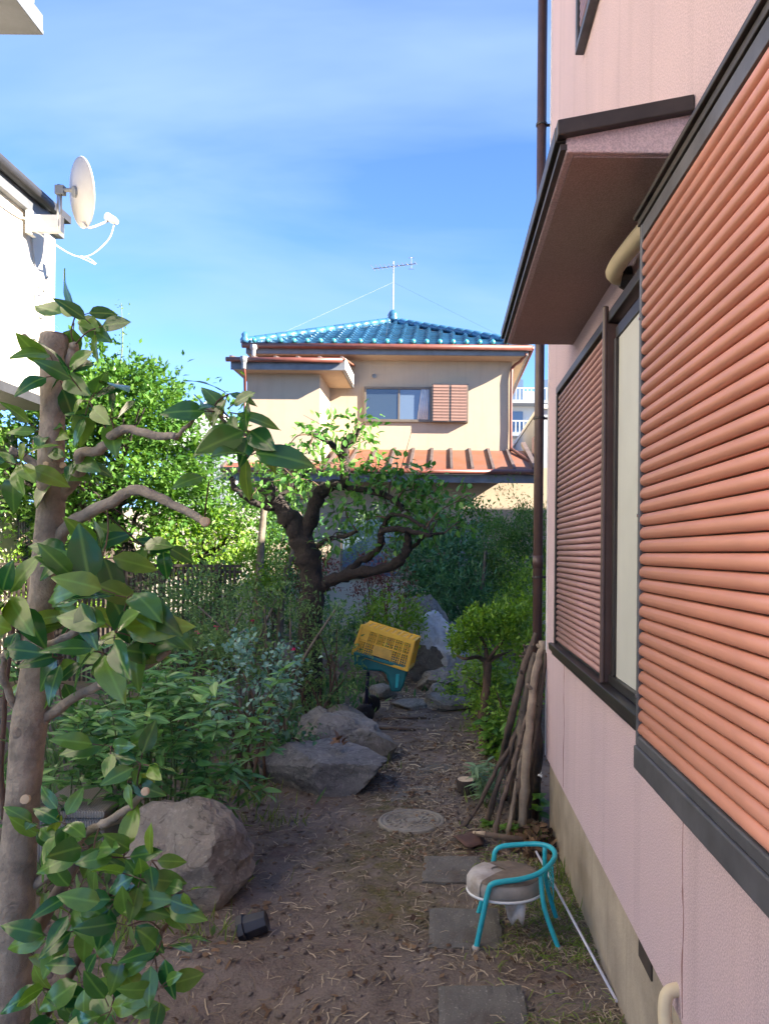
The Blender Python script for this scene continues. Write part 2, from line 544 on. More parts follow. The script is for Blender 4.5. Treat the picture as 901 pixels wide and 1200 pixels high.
M['curtain'] = mat('curtain', (.55, .58, .62), .9, .2, 6, .1, 20, .004)
M['far_white'] = mat('far_white_wall', (.62, .62, .60), .8, .12, .6, .05, 20, .002)
M['far_grey'] = mat('far_grey_wall', (.30, .33, .37), .8, .15, 1, .05, 20, .002)
M['bark'] = mat('camellia_bark', (.36, .305, .235), .85, .45, 22, .9, 60, .008, col2=(.17, .145, .115), streak=.5)
M['dark_bark'] = mat('plum_bark', (.045, .034, .03), .9, .5, 14, 1.0, 45, .018, col2=(.016, .013, .012))
M['grey_bark'] = mat('grey_bark', (.20, .165, .13), .85, .45, 10, .5, 60, .006)
M['red_bark'] = mat('brown_bark', (.13, .08, .055), .85, .4, 10, .6, 60, .006)
M['cut_wood'] = mat('cut_wood', (.62, .48, .32), .8, .25, 30, .2, 120, .002)
M['stem'] = mat('green_stem', (.10, .15, .045), .6, .3, 10, .1, 60, .002)

# ------------------------------------------------------------------ ground
def soil_mat():
    m, nt, b = new_mat('garden_soil')
    b.inputs['Roughness'].default_value = .95
    b.inputs['Specular IOR Level'].default_value = .15
    v = vecmap(nt, world=True)
    big = ramp(nt, nz(nt, v, 1.1, 5, .6), .35, .68)
    c = mixrgb(nt, big, (.195, .155, .133, 1), (.275, .232, .20, 1))
    mid = ramp(nt, nz(nt, v, 7, 6, .65), .38, .66)
    c = mixrgb(nt, mid, c, mixrgb(nt, .55, c, (.078, .057, .047, 1)))
    fine = ramp(nt, nz(nt, v, 90, 5, .7), .45, .66)
    c = mixrgb(nt, mixrgb(nt, 1.0, fine, (.55, .55, .55, 1), 'MULTIPLY'), c, (.28, .235, .19, 1))
    # reddish freshly dug patches
    red = ramp(nt, nz(nt, v, 2.1, 4, .6, .4), .56, .70)
    c = mixrgb(nt, mixrgb(nt, 1.0, red, (.6, .6, .6, 1), 'MULTIPLY'), c, (.15, .09, .075, 1))
    # moss: patches with a shape of their own round the drain cover
    sx = nt.nodes.new('ShaderNodeSeparateXYZ'); lk(nt, v, sx.inputs[0])
    def gm(op, a, b_=None):
        n = nt.nodes.new('ShaderNodeMath'); n.operation = op
        for i, q in enumerate((a, b_)):
            if q is None: continue
            if isinstance(q, (int, float)): n.inputs[i].default_value = q
            else: lk(nt, q, n.inputs[i])
        return n.outputs[0]
    tot = None
    for mx_, my_, rx_, ry_ in ((-.27, 3.85, .42, .55), (-.15, 3.25, .35, .3), (-.3, 4.6, .3, .3)):
        dx = gm('DIVIDE', gm('SUBTRACT', sx.outputs[0], mx_), rx_); dy = gm('DIVIDE', gm('SUBTRACT', sx.outputs[1], my_), ry_)
        g = gm('SUBTRACT', 1.0, gm('ADD', gm('MULTIPLY', dx, dx), gm('MULTIPLY', dy, dy)))
        g = gm('MAXIMUM', g, 0.0)
        tot = g if tot is None else gm('ADD', tot, g)
    moss = gm('MULTIPLY', gm('MINIMUM', tot, 1.0), ramp(nt, nz(nt, v, 11, 6, .7), .36, .62))
    c = mixrgb(nt, gm('MULTIPLY', moss, .85), c, mixrgb(nt, ramp(nt, nz(nt, v, 60, 3), .4, .6), (.085, .082, .022, 1), (.15, .135, .04, 1)))
    lk(nt, c, b.inputs['Base Color'])
    bn = add_bump(nt, b, nz(nt, v, 26, 6, .7), .8, .03)
    add_bump(nt, b, nz(nt, v, 140, 5, .7), .7, .008, bn)
    return m
M['soil'] = soil_mat()
STONES = [  # px0, px1, py0, py1 of each slab's top in the photograph
    (512, 622, 1158, 1216), (500, 590, 1064, 1110), (493, 565, 1003, 1033), (455, 515, 919, 938), (484, 532, 893, 908)]
def gheight(x, y):
    h = fbm(x * .9 + 5, y * .9, 3) * .07 + fbm(x * 5, y * 5 + 3, 4) * .030 + fbm(x * 26, y * 26, 3) * .014
    # worn path is lower than the planted edge on the left
    edge = np.clip((-x - .85 - .15 * np.sin(y * 1.7)) / .5, 0, 1)
    h = h + .05 * edge * np.clip((y - 1.5) / 1, 0, 1)
    # dug heap in front of the boulder
    h = h + .055 * np.exp(-(((x + .78) / .22) ** 2 + ((y - 2.72) / .16) ** 2)) - .06 * np.exp(-(((x + .62) / .18) ** 2 + ((y - 2.52) / .12) ** 2))
    far = np.clip((y - 11) / 4, 0, 1)
    return (h - .0) * (1 - far) - .012
def make_ground():
    xs = np.concatenate([[-400, -120, -40, -16, -9], np.linspace(-5, -2.1, 60), np.linspace(-2.05, 1.0, 250), np.linspace(1.2, 3, 12), [6, 16, 40, 120, 400]])
    ys = np.concatenate([[-100, -30, -8, -1], np.linspace(.6, 1.7, 25), np.linspace(1.73, 6.5, 300), np.linspace(6.6, 15, 110), [18, 24, 40, 90, 250, 900]])
    X, Y = np.meshgrid(xs, ys, indexing='ij')
    Z = gheight(X, Y)
    Z = np.where((np.abs(X) > 6) | (Y > 17), -.02, Z)
    nx, ny = X.shape
    v = np.stack([X, Y, Z], -1).reshape(-1, 3)
    i, j = np.meshgrid(np.arange(nx - 1), np.arange(ny - 1), indexing='ij')
    a = (i * ny + j).ravel(); b = a + ny; c = b + 1; d = a + 1
    f = np.concatenate([np.stack([a, b, c], 1), np.stack([a, c, d], 1)])
    o = link('ground', tri_mesh('ground', v, f, True), M['soil'], None, True)
    tag(o, 'bare dark brown soil path of the garden', None, None, 'structure')
make_ground()
def gz(x, y): return float(gheight(np.array([x]), np.array([y]))[0])

# ================================================================== pink house on the right
WX = .58                                   # lower wall plane
CORNER = 4.25
house = thing('pink_house', 'pink stucco house with terracotta louvred storm shutters along the path', 'house', (WX, 0, 0))
mb = MB(); mb.box(WX, 8.0, -5, CORNER, .385, 4.95)
mb.build('wall', M['pink'], house)
mb = MB(); mb.box(WX + .022, 7.98, -4.98, CORNER - .02, -.25, .384)
ft = mb.build('footing', M['concrete'], house)
# footing vent with dark opening
mb = MB(); mb.box(WX + .017, WX + .03, 2.16, 2.30, .30, .38); mb.build('vent', M['dark_board'], house)
# pale strip painting the lit edge of the wall corner
mb = MB(); mb.box(WX - .004, WX + .02, CORNER - .018, CORNER + .004, .39, 4.94); mb.build('lit_corner_strip', M['white_plastic'], house)
# roof
rf = MB(); rf.prism([(WX - .12, -5.2, 4.95), (8.6, -5.2, 4.95), (8.6, -5.2, 5.05), (4.3, -5.2, 5.8), (WX - .12, -5.2, 5.0)], (0, CORNER + 5.4, 0))
rf.build('roof', M['dark_roof'], house)
# canopy over the window
CX, CY0, CY1, CZ = .272, 1.80, 3.48, 2.447
mb = MB(); mb.prism([(CX + .012, CY0 + .01, CZ), (WX + .01, CY0 + .01, CZ), (WX + .01, CY0 + .01, 2.56), (CX + .012, CY0 + .01, 2.497)], (0, CY1 - CY0 - .02, 0))
can = mb.build('canopy', M['pink'], house, bev=.004)
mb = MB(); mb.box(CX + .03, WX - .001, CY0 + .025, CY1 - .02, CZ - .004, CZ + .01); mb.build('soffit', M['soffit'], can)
mb = MB()
mb.prism([(CX - .012, CY0 - .012, 2.475), (WX - .002, CY0 - .012, 2.538), (WX - .002, CY0 - .012, 2.575), (CX - .012, CY0 - .012, 2.512)], (0, .03, 0))
mb.build('flashing', M['flashing'], can, bev=.003)
mb = MB(); mb.box(CX - .014, CX + .012, CY0 + .0185, CY1 + .01, 2.474, 2.511)
mb.build('flashing', M['flashing'], can, bev=.003)
mb = MB(); mb.box(CX - .002, CX + .014, CY0 + .01, CY1 + .006, 2.452, 2.466)
mb.build('drip_edge', M['flashing'], can)
mb = MB(); mb.prism([(CX - .006, CY0 + .02, 2.5125), (WX - .002, CY0 + .02, 2.578), (WX - .002, CY0 + .02, 2.588), (CX - .006, CY0 + .02, 2.5205)], (0, CY1 - CY0 - .02, 0))
mb.build('canopy_roof', M['grey_trim'], can)
# window with lattice shutter and cream sash
ZB, ZT = 1.03, 2.30
FX = .54
win = MB()
win.box(FX, WX - .001, 1.94, 3.70, ZT - .035, ZT)
win.box(FX, WX - .001, 3.665, 3.70, ZB + .045, ZT - .036)
win = win.build('window', M['bronze'], house, bev=.003)
mb = MB(); mb.box(.515, WX - .001, 1.94, 3.70, ZB + .012, ZB + .044); mb.box(.53, WX - .001, 1.94, 3.70, ZB - .012, ZB + .011); mb.box(.55, WX - .001, 1.94, 3.66, ZB + .045, ZB + .075)
mb.build('sill', M['bronze'], win, bev=.003)
mb = MB(); mb.box(.536, WX - .001, 2.532, 2.57, ZB + .045, ZT - .037); mb.tube([(.533, 2.54, ZB + .046), (.533, 2.54, ZT + .02)], .011, 8)
mb.build('mullion', M['pipe_brown'], win, bev=.004)
mb = MB(); mb.box(.5635, WX - .002, 1.94, 2.504, ZB + .076, ZT - .10)
mb.build('sash_panel', M['sash'], win)
mb = MB(); mb.box(.558, WX - .002, 1.94, 2.504, ZT - .099, ZT - .06); mb.box(.552, WX - .002, 2.475, 2.504, ZB + .076, ZT - .10)
mb.build('sash_frame', M['bronze'], win, bev=.002)
lat = MB(); lat.box(.556, WX - .002, 2.571, 3.664, ZB + .0455, ZT - .0365)
lat = lat.build('lattice_backing', M['dark_board'], win)
def slat_mesh(name, ln, h, dep):
    prof = [(0, h * .5), (-dep * .55, h * .42), (-dep * .92, h * .18), (-dep, -h * .08), (-dep * .86, -h * .30), (-dep * .45, -h * .44), (0, -h * .47)]
    mb_ = MB(); mb_.prism([(x, 0, z) for x, z in prof], (0, ln, 0))
    me = mb_.mesh(name)
    me.polygons.foreach_set('use_smooth', [len(p.vertices) == 4 for p in me.polygons])
    return me
n_l = 46
pitch = (ZT - .05 - (ZB + .055)) / n_l
first = None
for k in range(n_l):
    z = ZB + .055 + pitch * (k + .5)
    if first is None:
        me = slat_mesh('slat', 1.062, pitch * .98, .013); me.materials.append(M['lattice'])
        first = bpy.data.objects.new('slat', me); COL.objects.link(first); first.parent = win
        first.location = (.556 - WX, 2.585, z)
    else:
        piece(first, win, (.556 - WX, 2.585 + random.uniform(-.001, .001), z), (0, random.uniform(-.03, .03), 0))
for ya, yb in ((2.572, 2.585), (3.648, 3.664)):
    mb = MB(); mb.box(.537, .5555, ya, yb, ZB + .046, ZT - .037); mb.build('lattice_stile', M['bronze'], win, bev=.002)
# storm shutter box with terracotta slats
BX = .515
box = MB(); box.box(BX, WX - .001, .35, 1.956, ZB - .015, ZT + .04)
box = box.build('shutter_box', M['dark_board'], house)
mb = MB(); mb.box(BX - .022, WX - .001, .35, 1.966, ZB - .075, ZB - .0155); mb.box(BX - .017, BX - .001, .35, 1.943, ZB - .015, ZB + .012)
mb.build('bottom_rail', M['grey_trim'], box, bev=.004)
mb = MB(); mb.box(BX - .018, WX - .002, 1.944, 1.963, ZB - .0145, ZT + .039)
mb.build('side_frame', M['grey_trim'], box, bev=.003)
mb = MB(); mb.box(BX - .030, WX - .001, .35, 1.983, ZT + .060, ZT + .074); mb.box(BX - .021, WX - .001, .35, 1.976, ZT + .041, ZT + .0595)
mb.build('top_rail', M['flashing'], box, bev=.003)
mb = MB(); mb.box(BX - .016, BX - .001, .35, 1.943, ZT + .0, ZT + .039)
mb.build('head_strip', M['grey_trim'], box, bev=.002)
n_s = 38
pitch = (ZT - (ZB + .012)) / n_s
first = None
for k in range(n_s):
    z = ZB + .012 + pitch * (k + .5)
    if first is None:
        me = slat_mesh('slat', 1.588, pitch * .99, .017); me.materials.append(M['slat'])
        first = bpy.data.objects.new('slat', me); COL.objects.link(first); first.parent = box
        first.location = (BX - WX, .355, z)
    else:
        piece(first, box, (BX - WX, .355, z), (0, random.uniform(-.025, .025), 0))
for z in (1.14, 1.6, 2.1):
    mb = MB(); mb.lathe([(.004, 0), (.004, .004)], (BX - .018, 1.9535, z), 8, (-1, 0, 0)); mb.build('screw', M['steel'], box)
# upper floor shutter box, only its lower end in view
UZ = 3.64
ub = MB(); ub.box(.555, WX - .001, 1.2, 3.235, UZ, 4.7); ub = ub.build('upper_shutter_box', M['flashing'], house, bev=.003)
mb = MB(); mb.box(.543, WX - .001, 1.2, 3.25, UZ - .03, UZ - .001); mb.box(.543, .5545, 3.215, 3.25, UZ, 4.7); mb.build('frame', M['grey_trim'], ub, bev=.003)
first = None
for k in range(30):
    z = UZ + .02 + .032 * (k + .5)
    if first is None:
        me = slat_mesh('slat', 1.7, .031, .012); me.materials.append(M['lattice'])
        first = bpy.data.objects.new('slat', me); COL.objects.link(first); first.parent = ub; first.location = (.555 - WX, 1.45, z)
    else: piece(first, ub, (.555 - WX, 1.45, z))
# insulated cooler duct under the canopy
du = MB()
a = P(702, 327, 2.42); a.x = .53
du.tube(spline([(.60, 2.40, a.z - .005), (.548, 2.40, a.z), (.528, 2.385, a.z + .002), (.520, 2.35, a.z + .004), (.524, 2.25, a.z + .008), (.540, 2.08, a.z + .010), (.558, 1.95, a.z + .006), (.60, 1.85, a.z)], 4), .026, 12)
du.build('cooler_duct', M['duct'], house, smooth=True)
mb = MB(); mb.lathe([(.04, 0), (.036, .012), (.027, .03)], (WX - .003, 2.40, a.z - .006), 14, (-1, 0, 0)); mb.build('wall_flange', M['flashing'], house)
# conduit at the footing
cd_ = MB()
cd_.tube(spline([(.60, 1.865, .445), (.562, 1.865, .44), (.547, 1.855, .415), (.545, 1.83, .35), (.545, 1.70, .16), (.545, 1.6, -.05)], 4), .017, 10)
cd_.build('conduit', M['duct'], house, smooth=True)
mb = MB(); mb.lathe([(.0195, 0), (.0195, .03)], (.545, 1.805, .315), 12, (0, -.62, -.78)); mb.build('conduit_collar', M['steel'], house)
# drainpipe at the far corner
dp = MB(); dp.tube([(.548, 4.40, -.05), (.548, 4.40, 4.95)], .0275, 14)
for z in (1.42, 2.9): dp.tube([(.548, 4.40, z), (.548, 4.40, z + .07)], .031, 14)
dp = dp.build('drainpipe', M['pipe_brown'], house, smooth=False)
dp.data.polygons.foreach_set('use_smooth', [len(p.vertices) == 4 for p in dp.data.polygons])
for z in (1.36, 2.27, 3.95):
    mb = MB(); mb.tube([(.548, 4.40, z), (.548, 4.40, z + .014)], .033, 14); mb.box(.565, .66, 4.394, 4.406, z, z + .012); mb.box(.648, .66, CORNER, 4.40, z, z + .012)
    mb.build('bracket', M['flashing'], dp)
# hairline cracks in the render
for pts in ([(1.83, .90), (1.835, .80), (1.83, .70), (1.822, .62), (1.83, .52), (1.825, .40)], [(3.62, .98), (3.63, .85), (3.61, .7), (3.625, .55), (3.62, .40)]):
    mb = MB(); mb.tube([(WX, y, z) for y, z in spline(pts, 4)], [random.uniform(.0012, .0034) for _ in spline(pts, 4)], 5); mb.build('crack', M['lattice'], house)

# ================================================================== house block added unseen behind the pink one to shade the garden
nb = thing('shade_house', 'unseen grey house block added behind the pink house to shade the garden', 'house', (4.2, 10, 0))
mb = MB(); mb.box(4.2, 10, 4.5, 15.2, -.1, 4.8); mb.build('wall', M['far_grey'], nb)
mb = MB(); mb.box(4.15, 10.05, 4.45, 15.25, 4.8, 4.88); mb.build('roof', M['dark_roof'], nb)
for y in (7.2, 10.6):
    for z in (1.0, 3.6):
        mb = MB(); mb.box(4.17, 4.199, y, y + 1.6, z, z + 1.1); w_ = mb.build('window', M['tan_frame'], nb)
        mb = MB(); mb.box(4.16, 4.169, y + .05, y + 1.55, z + .05, z + 1.05); mb.build('pane', M['glass'], w_)

# ================================================================== left neighbour with the dish
LX = -3.8; LE = 7.5
lh = thing('white_house', 'off-white stucco house wall with dark eave carrying a satellite dish', 'house', (LX, LE, 0))
mb = MB(); mb.box(-9, LX, 3.0, LE, 2.95, 4.60); mb.build('upper_wall', M['white_stucco'], lh)
mb = MB(); mb.box(-9, -5.2, 3.0, 9.4, -.1, 2.94); mb.build('lower_wall', M['white_stucco'], lh)
mb = MB(); mb.box(-9, LX + .02, 2.98, LE + .02, 2.86, 2.945); mb.build('belt_course', M['dark_roof'], lh)
mb = MB(); mb.box(LX - .05, LX + .06, 2.95, LE + .06, 4.555, 4.70); mb.build('fascia', M['grey_fascia'], lh, bev=.006)
mb = MB(); mb.prism([(LX + .13, 2.75, 4.70), (LX + .13, 2.75, 4.77), (-6.4, 2.75, 5.75), (-9.2, 2.75, 4.77), (-9.2, 2.75, 4.70)], (0, LE - 2.7, 0)); mb.build('roof', M['dark_roof'], lh)
mb = MB(); mb.tube([(LX + .10, 2.8, 4.72), (LX + .10, LE - .3, 4.72)], .05, 10); mb.build('gutter', M['dark_roof'], lh, smooth=True)
# balcony box of the same house, its corner in the top of the picture
c0 = P(40, 31, 5.0)
mb = MB(); mb.box(LX - .5, c0.x, 3.2, 5.0, c0.z, c0.z + .95); bal = mb.build('balcony', M['white_stucco'], lh)
mb = MB(); mb.box(LX - .3, c0.x + .045, 3.2, 5.04, c0.z - .03, c0.z - .001); mb.box(c0.x + .002, c0.x + .04, 3.2, 5.04, c0.z, c0.z + .10); mb.build('trim', M['grey_fascia'], bal, bev=.004)
mb = MB(); mb.box(c0.x + .002, c0.x + .05, 3.2, 5.05, c0.z + .22, c0.z + .34); mb.build('trim', M['grey_fascia'], bal, bev=.004)
mb = MB(); mb.tube([(c0.x - .27, 4.9, c0.z - .03), (c0.x - .27, 4.9, c0.z - .10), (c0.x - .45, 4.9, c0.z - .28)], .03, 10); mb.build('downpipe', M['grey_fascia'], lh, smooth=True)
mb = MB(); mb.box(-9, LX - .1, -4.5, 4.6, 2.96, 6.6); mb.build('bounce_wall', M['white_stucco'], lh)  # taller block out of view, added to bounce sunlight onto the pink wall
mb = MB(); mb.prism([(LX + .1, -4.7, 6.6), (LX + .1, -4.7, 6.7), (-6.4, -4.7, 7.6), (-9.2, -4.7, 6.7), (-9.2, -4.7, 6.6)], (0, 9.5, 0)); mb.build('tall_roof', M['dark_roof'], lh)  # roof of the added bounce block
# dark lean-to and bamboo screen further back
ls = thing('bamboo_screen_shed', 'dark lean-to shed with pale bamboo screen beside the white house', 'shed', (-6, 11.5, 0))
mb = MB(); mb.box(-8.5, -5.35, 11.2, 13, -.1, 2.15); mb.build('wall', M['dark_board'], ls)
mb = MB(); mb.prism([(-8.6, 10.9, 2.2), (-8.6, 13.2, 2.6), (-8.6, 13.2, 2.66), (-8.6, 10.9, 2.26)], (3.5, 0, 0)); mb.build('roof', M['batten'], ls)
M['bamboo'] = mat('bamboo', (.55, .44, .28), .7, .3, 8, .1, 40, .002, objrand=.2)
mb = MB(); mb.tube([(0, 0, 0), (0, 0, .30)], .014, 6); b0 = mb.build('bamboo_cane', M['bamboo'], ls, local=True)
b0.location = (-5.38 + 6, 11.16 - 11.5, 1.6)
for k in range(1, 40): piece(b0, ls, (.62 - k * .036, -.34, 1.6 + random.uniform(-.01, .01)))
mb = MB(); mb.box(-6.9, -5.36, 11.13, 11.19, 1.55, 1.6); mb.box(-6.9, -5.36, 11.13, 11.19, 1.9, 1.94); mb.build('rail', M['dark_board'], ls)

# satellite dish
dl = LX + .06
sd = thing('satellite_dish', 'white satellite dish on wall bracket at the eave of the off-white house', 'satellite dish', (LX, 7.0, 4.4))
mb = MB()
br0 = P(36, 262, 6.95); br1 = P(73, 262, 6.95)
mb.box(br0.x, br1.x, 6.93, 6.99, br0.z - .075, br0.z + .075); mb.box(br0.x - .02, br0.x + .02, 6.90, 7.02, br0.z - .10, br0.z + .12)
mb.box(br0.x + .05, br1.x - .02, 6.925, 6.9295, br0.z - .03, br0.z + .03)
mb.box(br0.x - .25, br0.x, 6.94, 6.98, br0.z + .02, br0.z + .06)
mb.build('bracket', M['white_plastic'], sd, bev=.01)
pm = P(70, 262, 6.95); pt = P(70, 217, 6.95)
mb = MB(); mb.tube([pm + Vector((0, 0, -.06)), pt], .022, 12); mb.build('mast', M['steel'], sd, smooth=True)
dc = P(96, 226, 6.95)
ax = Vector((.94, .10, .42)).normalized()            # dish looks right and up
ax = Vector((.72, .67, .16)).normalized()
prof = [(.002, -.052)] + [(.30 * t, -.052 + .05 * t * t) for t in (.2, .4, .6, .8, .95)] + [(.30, 0.0), (.303, .006), (.296, .006)] + [(.30 * t, -.045 + .05 * t * t) for t in (.9, .7, .5, .3)] + [(.002, -.045)]
mb = MB(); mb.lathe(prof, dc, 36, ax); dsh = mb.build('reflector', M['dish'], sd, smooth=True)
mb = MB(); mb.box(pt.x - .03, pt.x + .05, 6.92, 6.98, dc.z - .02, dc.z + .06); mb.tube([(pt.x, 6.95, dc.z + .02), dc - ax * .045 + Vector((0, 0, .02))], .02, 8); mb.lathe([(.05, 0), (.05, .03)], dc - ax * .075, 10, ax)
mb.build('clamp', M['grey_metal'], sd, bev=.004)
e0 = P(97, 260, 6.95); e1 = P(105, 267, 6.98); e2 = P(120, 262, 7.02); e3 = P(130, 257, 7.04)
mb = MB(); mb.tube(spline([e0, e1, e2, e3], 4), .011, 8); mb.build('arm', M['dish'], sd, smooth=True)
ff = P(125, 253, 7.04); fb = P(138, 261, 7.04)
mb = MB(); mb.tube([ff, (ff * .35 + fb * .65), fb], [.036, .034, .022], 12); mb.build('feed_horn', M['white_plastic'], sd, smooth=True, bev=.003)
mb = MB()
cab = spline([P(134, 263, 7.04), P(128, 280, 7.04), P(110, 297, 7.0), P(95, 301, 7.0), P(80, 296, 6.98), P(60, 283, 6.97), P(43, 271, 6.95)], 5)
mb.tube(cab, .006, 6)
mb.tube(spline([P(95, 300, 7.0), P(105, 303, 7.0), P(113, 309, 7.0)], 4), .005, 6); mb.tube(spline([P(93, 301, 7.0), P(104, 306, 7.0), P(112, 310, 7.0)], 4), .005, 6)
mb.tube(spline([(LX + .02, 6.95, br0.z + .03), (LX + .03, 6.6, br0.z + .0), (LX + .03, 6.0, br0.z + .03)], 4), .008, 6)
mb.build('cable', M['white_plastic'], sd, smooth=True)
mb = MB(); hp = [(LX + .012, 7.05, br0.z - .08)]
for k in range(14):
    g = k / 13 * 2 * math.pi
    hp.append((LX + .012, 7.22 + .10 * math.sin(g), br0.z - .62 + .15 * math.cos(g)))
mb.tube(spline([hp[0], (LX + .012, 7.10, br0.z - .3)] + hp[1:] + [(LX + .012, 7.38, br0.z - .3), (LX + .012, 7.45, br0.z - .1)], 2), .006, 6); mb.build('cable', M['grey_metal'], sd, smooth=True)

# ================================================================== far cream house
fh = thing('cream_house', 'cream two storey house with blue tiled roof at the end of the garden', 'house', (-1.3, 18, 0))
Y0 = 18.0
def X_(px, Y): return (px - VX) * Y / F
def Z_(py, Y): return H + (VY - py) * Y / F
mb = MB(); mb.box(-4.3, X_(598, Y0), Y0, 23.5, 3.0, 6.3); mb.build('upper_wall', M['cream'], fh)
YW = 16.5
wx0, wx1 = X_(288, YW), X_(373, YW)
mb = MB(); mb.box(wx0, wx1, YW, Y0 - .01, 3.3, 5.52); mb.build('wing_wall', M['cream'], fh)
# main hip roof
ex0, ex1, ey0, ey1, ez = X_(283, 17.4), X_(620, 17.4), 17.4, 24.1, 6.20
apx, apy, apz = -1.37, 20.6, 7.66
apy2 = 21.0
mb = MB()
mb.add([(ex0, ey0, ez), (ex1, ey0, ez), (ex1, ey1, ez), (ex0, ey1, ez), (apx, apy, apz), (apx, apy2, apz)], [(0, 1, 4), (1, 2, 5, 4), (2, 3, 5), (3, 0, 4, 5), (3, 2, 1, 0)])
roof = mb.build('roof', M['dark_roof'], fh)
mb = MB(); mb.box(ex0 + .05, ex1 - .05, ey0 + .06, ey0 + .10, ez - .20, ez - .03); mb.box(ex1 - .10, ex1 - .05, ey0 + .11, ey1, ez - .20, ez - .03); mb.box(ex0 + .05, ex0 + .10, ey0 + .11, ey1, ez - .20, ez - .03)
mb.build('fascia', M['grey_fascia'], fh)
mb = MB(); mb.box(ex0 + .1, ex1 - .1, ey0 + .1, Y0 - .005, ez - .21, ez - .17); mb.box(X_(598, Y0) + .005, ex1 - .1, Y0, ey1, ez - .21, ez - .17); mb.build('eave_soffit', M['cream'], fh)
mb = MB(); mb.tube([(ex0 - .02, ey0 - .02, ez - .04), (ex1 + .02, ey0 - .02, ez - .04)], .06, 10); mb.tube([(ex1 + .03, ey0, ez - .04), (ex1 + .03, ey1, ez - .04)], .05, 8)
mb.build('gutter', M['gutter'], fh, smooth=True)
# tiles on the near slope
sl_v = Vector((0, apy - ey0, apz - ez)); sl_len = sl_v.length; sl_d = sl_v.normalized()
nrm_ = Vector((0, -sl_d.z, sl_d.y))
tw = .30; tl = .29
def tile_mesh():
    prof = [(-.5, .012), (-.36, .0), (-.1, -.004), (.1, .006), (.2, .034), (.3, .058), (.4, .05), (.5, .02)]
    vs = []; fs = []
    n = len(prof)
    for q, (off, lift) in enumerate(((0, .045), (1.12, .004))):
        for x, z in prof: vs.append((x * tw, off * tl, z + lift))
    for k in range(n - 1): fs.append((k, k + 1, n + k + 1, n + k))
    for x, z in prof: vs.append((x * tw, 0.0, z + .012))
    for k in range(n - 1): fs.append((2 * n + k, 2 * n + k + 1, k + 1, k))
    me = bpy.data.meshes.new('roof_tile'); me.from_pydata(vs, [], fs); me.materials.append(M['blue_tile'])
    return me
tm = tile_mesh(); t0 = None
rot_t = (math.atan2(sl_d.z, sl_d.y), 0, 0)
rows = int(sl_len / tl)
for r_ in range(rows):
    s0 = r_ * tl
    pc = Vector((0, ey0, ez)) + sl_d * s0
    t = (s0 + tl * .6) / sl_len
    xl = ex0 + (apx - ex0) * t; xr = ex1 + (apx - ex1) * t
    for k in range(60):
        x = ex0 + .16 + k * tw
        if x - tw * .35 < xl or x + tw * .35 > xr: continue
        loc = Vector((x, pc.y, pc.z)) - wloc(fh)
        if t0 is None:
            t0 = bpy.data.objects.new('roof_tile', tm); COL.objects.link(t0); t0.parent = roof; t0.location = loc; t0.rotation_euler = rot_t
        else: piece(t0, roof, loc, rot_t)
mb = MB(); mb.lathe([(.03, -.02), (.055, -.01), (.06, .01), (.045, .04), (.01, .055)], (0, 0, 0), 10, (0, -1, 0)); cap0 = None
for k in range(60):
    x = ex0 + .16 + k * tw + .09
    if x > ex1 - .05: break
    loc = Vector((x, ey0 - .005, ez + .085)) - wloc(fh)
    if cap0 is None:
        cap0 = mb.build('eave_cap', M['blue_cap'], roof, True, True); cap0.location = loc
    else: piece(cap0, roof, loc)
# hip ridges made of rounded ridge tiles
rt = MB(); rt.lathe([(.075, 0), (.095, .02), (.095, .26), (.085, .30)], (0, 0, 0), 10, (0, 1, 0))
r0 = None
for a, b in ((Vector((ex0, ey0, ez + .05)), Vector((apx, apy, apz + .06))), (Vector((ex1, ey0, ez + .05)), Vector((apx, apy, apz + .06))), (Vector((apx, apy, apz + .07)), Vector((apx, apy2, apz + .07)))):
    d = (b - a); n_ = max(1, int(d.length / .29)); q = d.to_track_quat('Y', 'Z').to_euler()
    for k in range(n_):
        loc = a + d * (k / n_) - wloc(fh)
        if r0 is None:
            r0 = rt.build('ridge_tile', M['blue_tile'], roof, True, True); r0.location = loc; r0.rotation_euler = q
        else: piece(r0, roof, loc, q)
mb = MB(); mb.lathe([(.16, 0), (.17, .06), (.13, .12), (.15, .16), (.11, .24), (.05, .30), (.02, .32)], (apx, apy - .05, apz + .02), 12); mb.build('finial', M['blue_tile'], roof, True)
mb = MB(); mb.lathe([(.10, 0), (.11, .08), (.07, .14), (.08, .2), (.03, .26)], (ex0 + .03, ey0 + .03, ez + .02), 10); mb.build('finial', M['blue_tile'], roof, True)
# wing roof
w0, w1 = X_(265, 16.1), X_(403, 16.1); wz = Z_(425, 16.1)
mb = MB(); mb.prism([(w0, 16.05, wz + .03), (w0, 17.9, wz + .34), (w0, 17.9, wz + .37), (w0, 16.05, wz + .06)], (w1 - w0, 0, 0)); wr = mb.build('wing_roof', M['rust_roof'], fh)
for k in range(6):
    x = w0 + .08 + k * (w1 - w0 - .16) / 5
    mb = MB(); mb.prism([(x - .025, 16.03, wz + .06), (x - .025, 17.88, wz + .37), (x - .025, 17.88, wz + .41), (x - .025, 16.03, wz + .10)], (.05, 0, 0)); mb.build('batten', M['batten'], wr)
mb = MB(); mb.box(w0 + .06, w1 - .02, 16.12, 16.17, wz - .17, wz + .02); mb.box(w1 - .08, w1 - .03, 16.18, 17.9, wz - .17, wz + .02); mb.build('fascia', M['grey_fascia'], fh)
mb = MB(); mb.box(w1 - .025, w1, 16.12, 17.6, wz - .15, wz + .08); mb.build('barge_board', M['white_plastic'], fh)
mb = MB(); mb.box(w0 + .1, w1 - .09, 16.171, 17.9, wz - .17, wz - .14); mb.build('wing_soffit', M['cream'], fh)
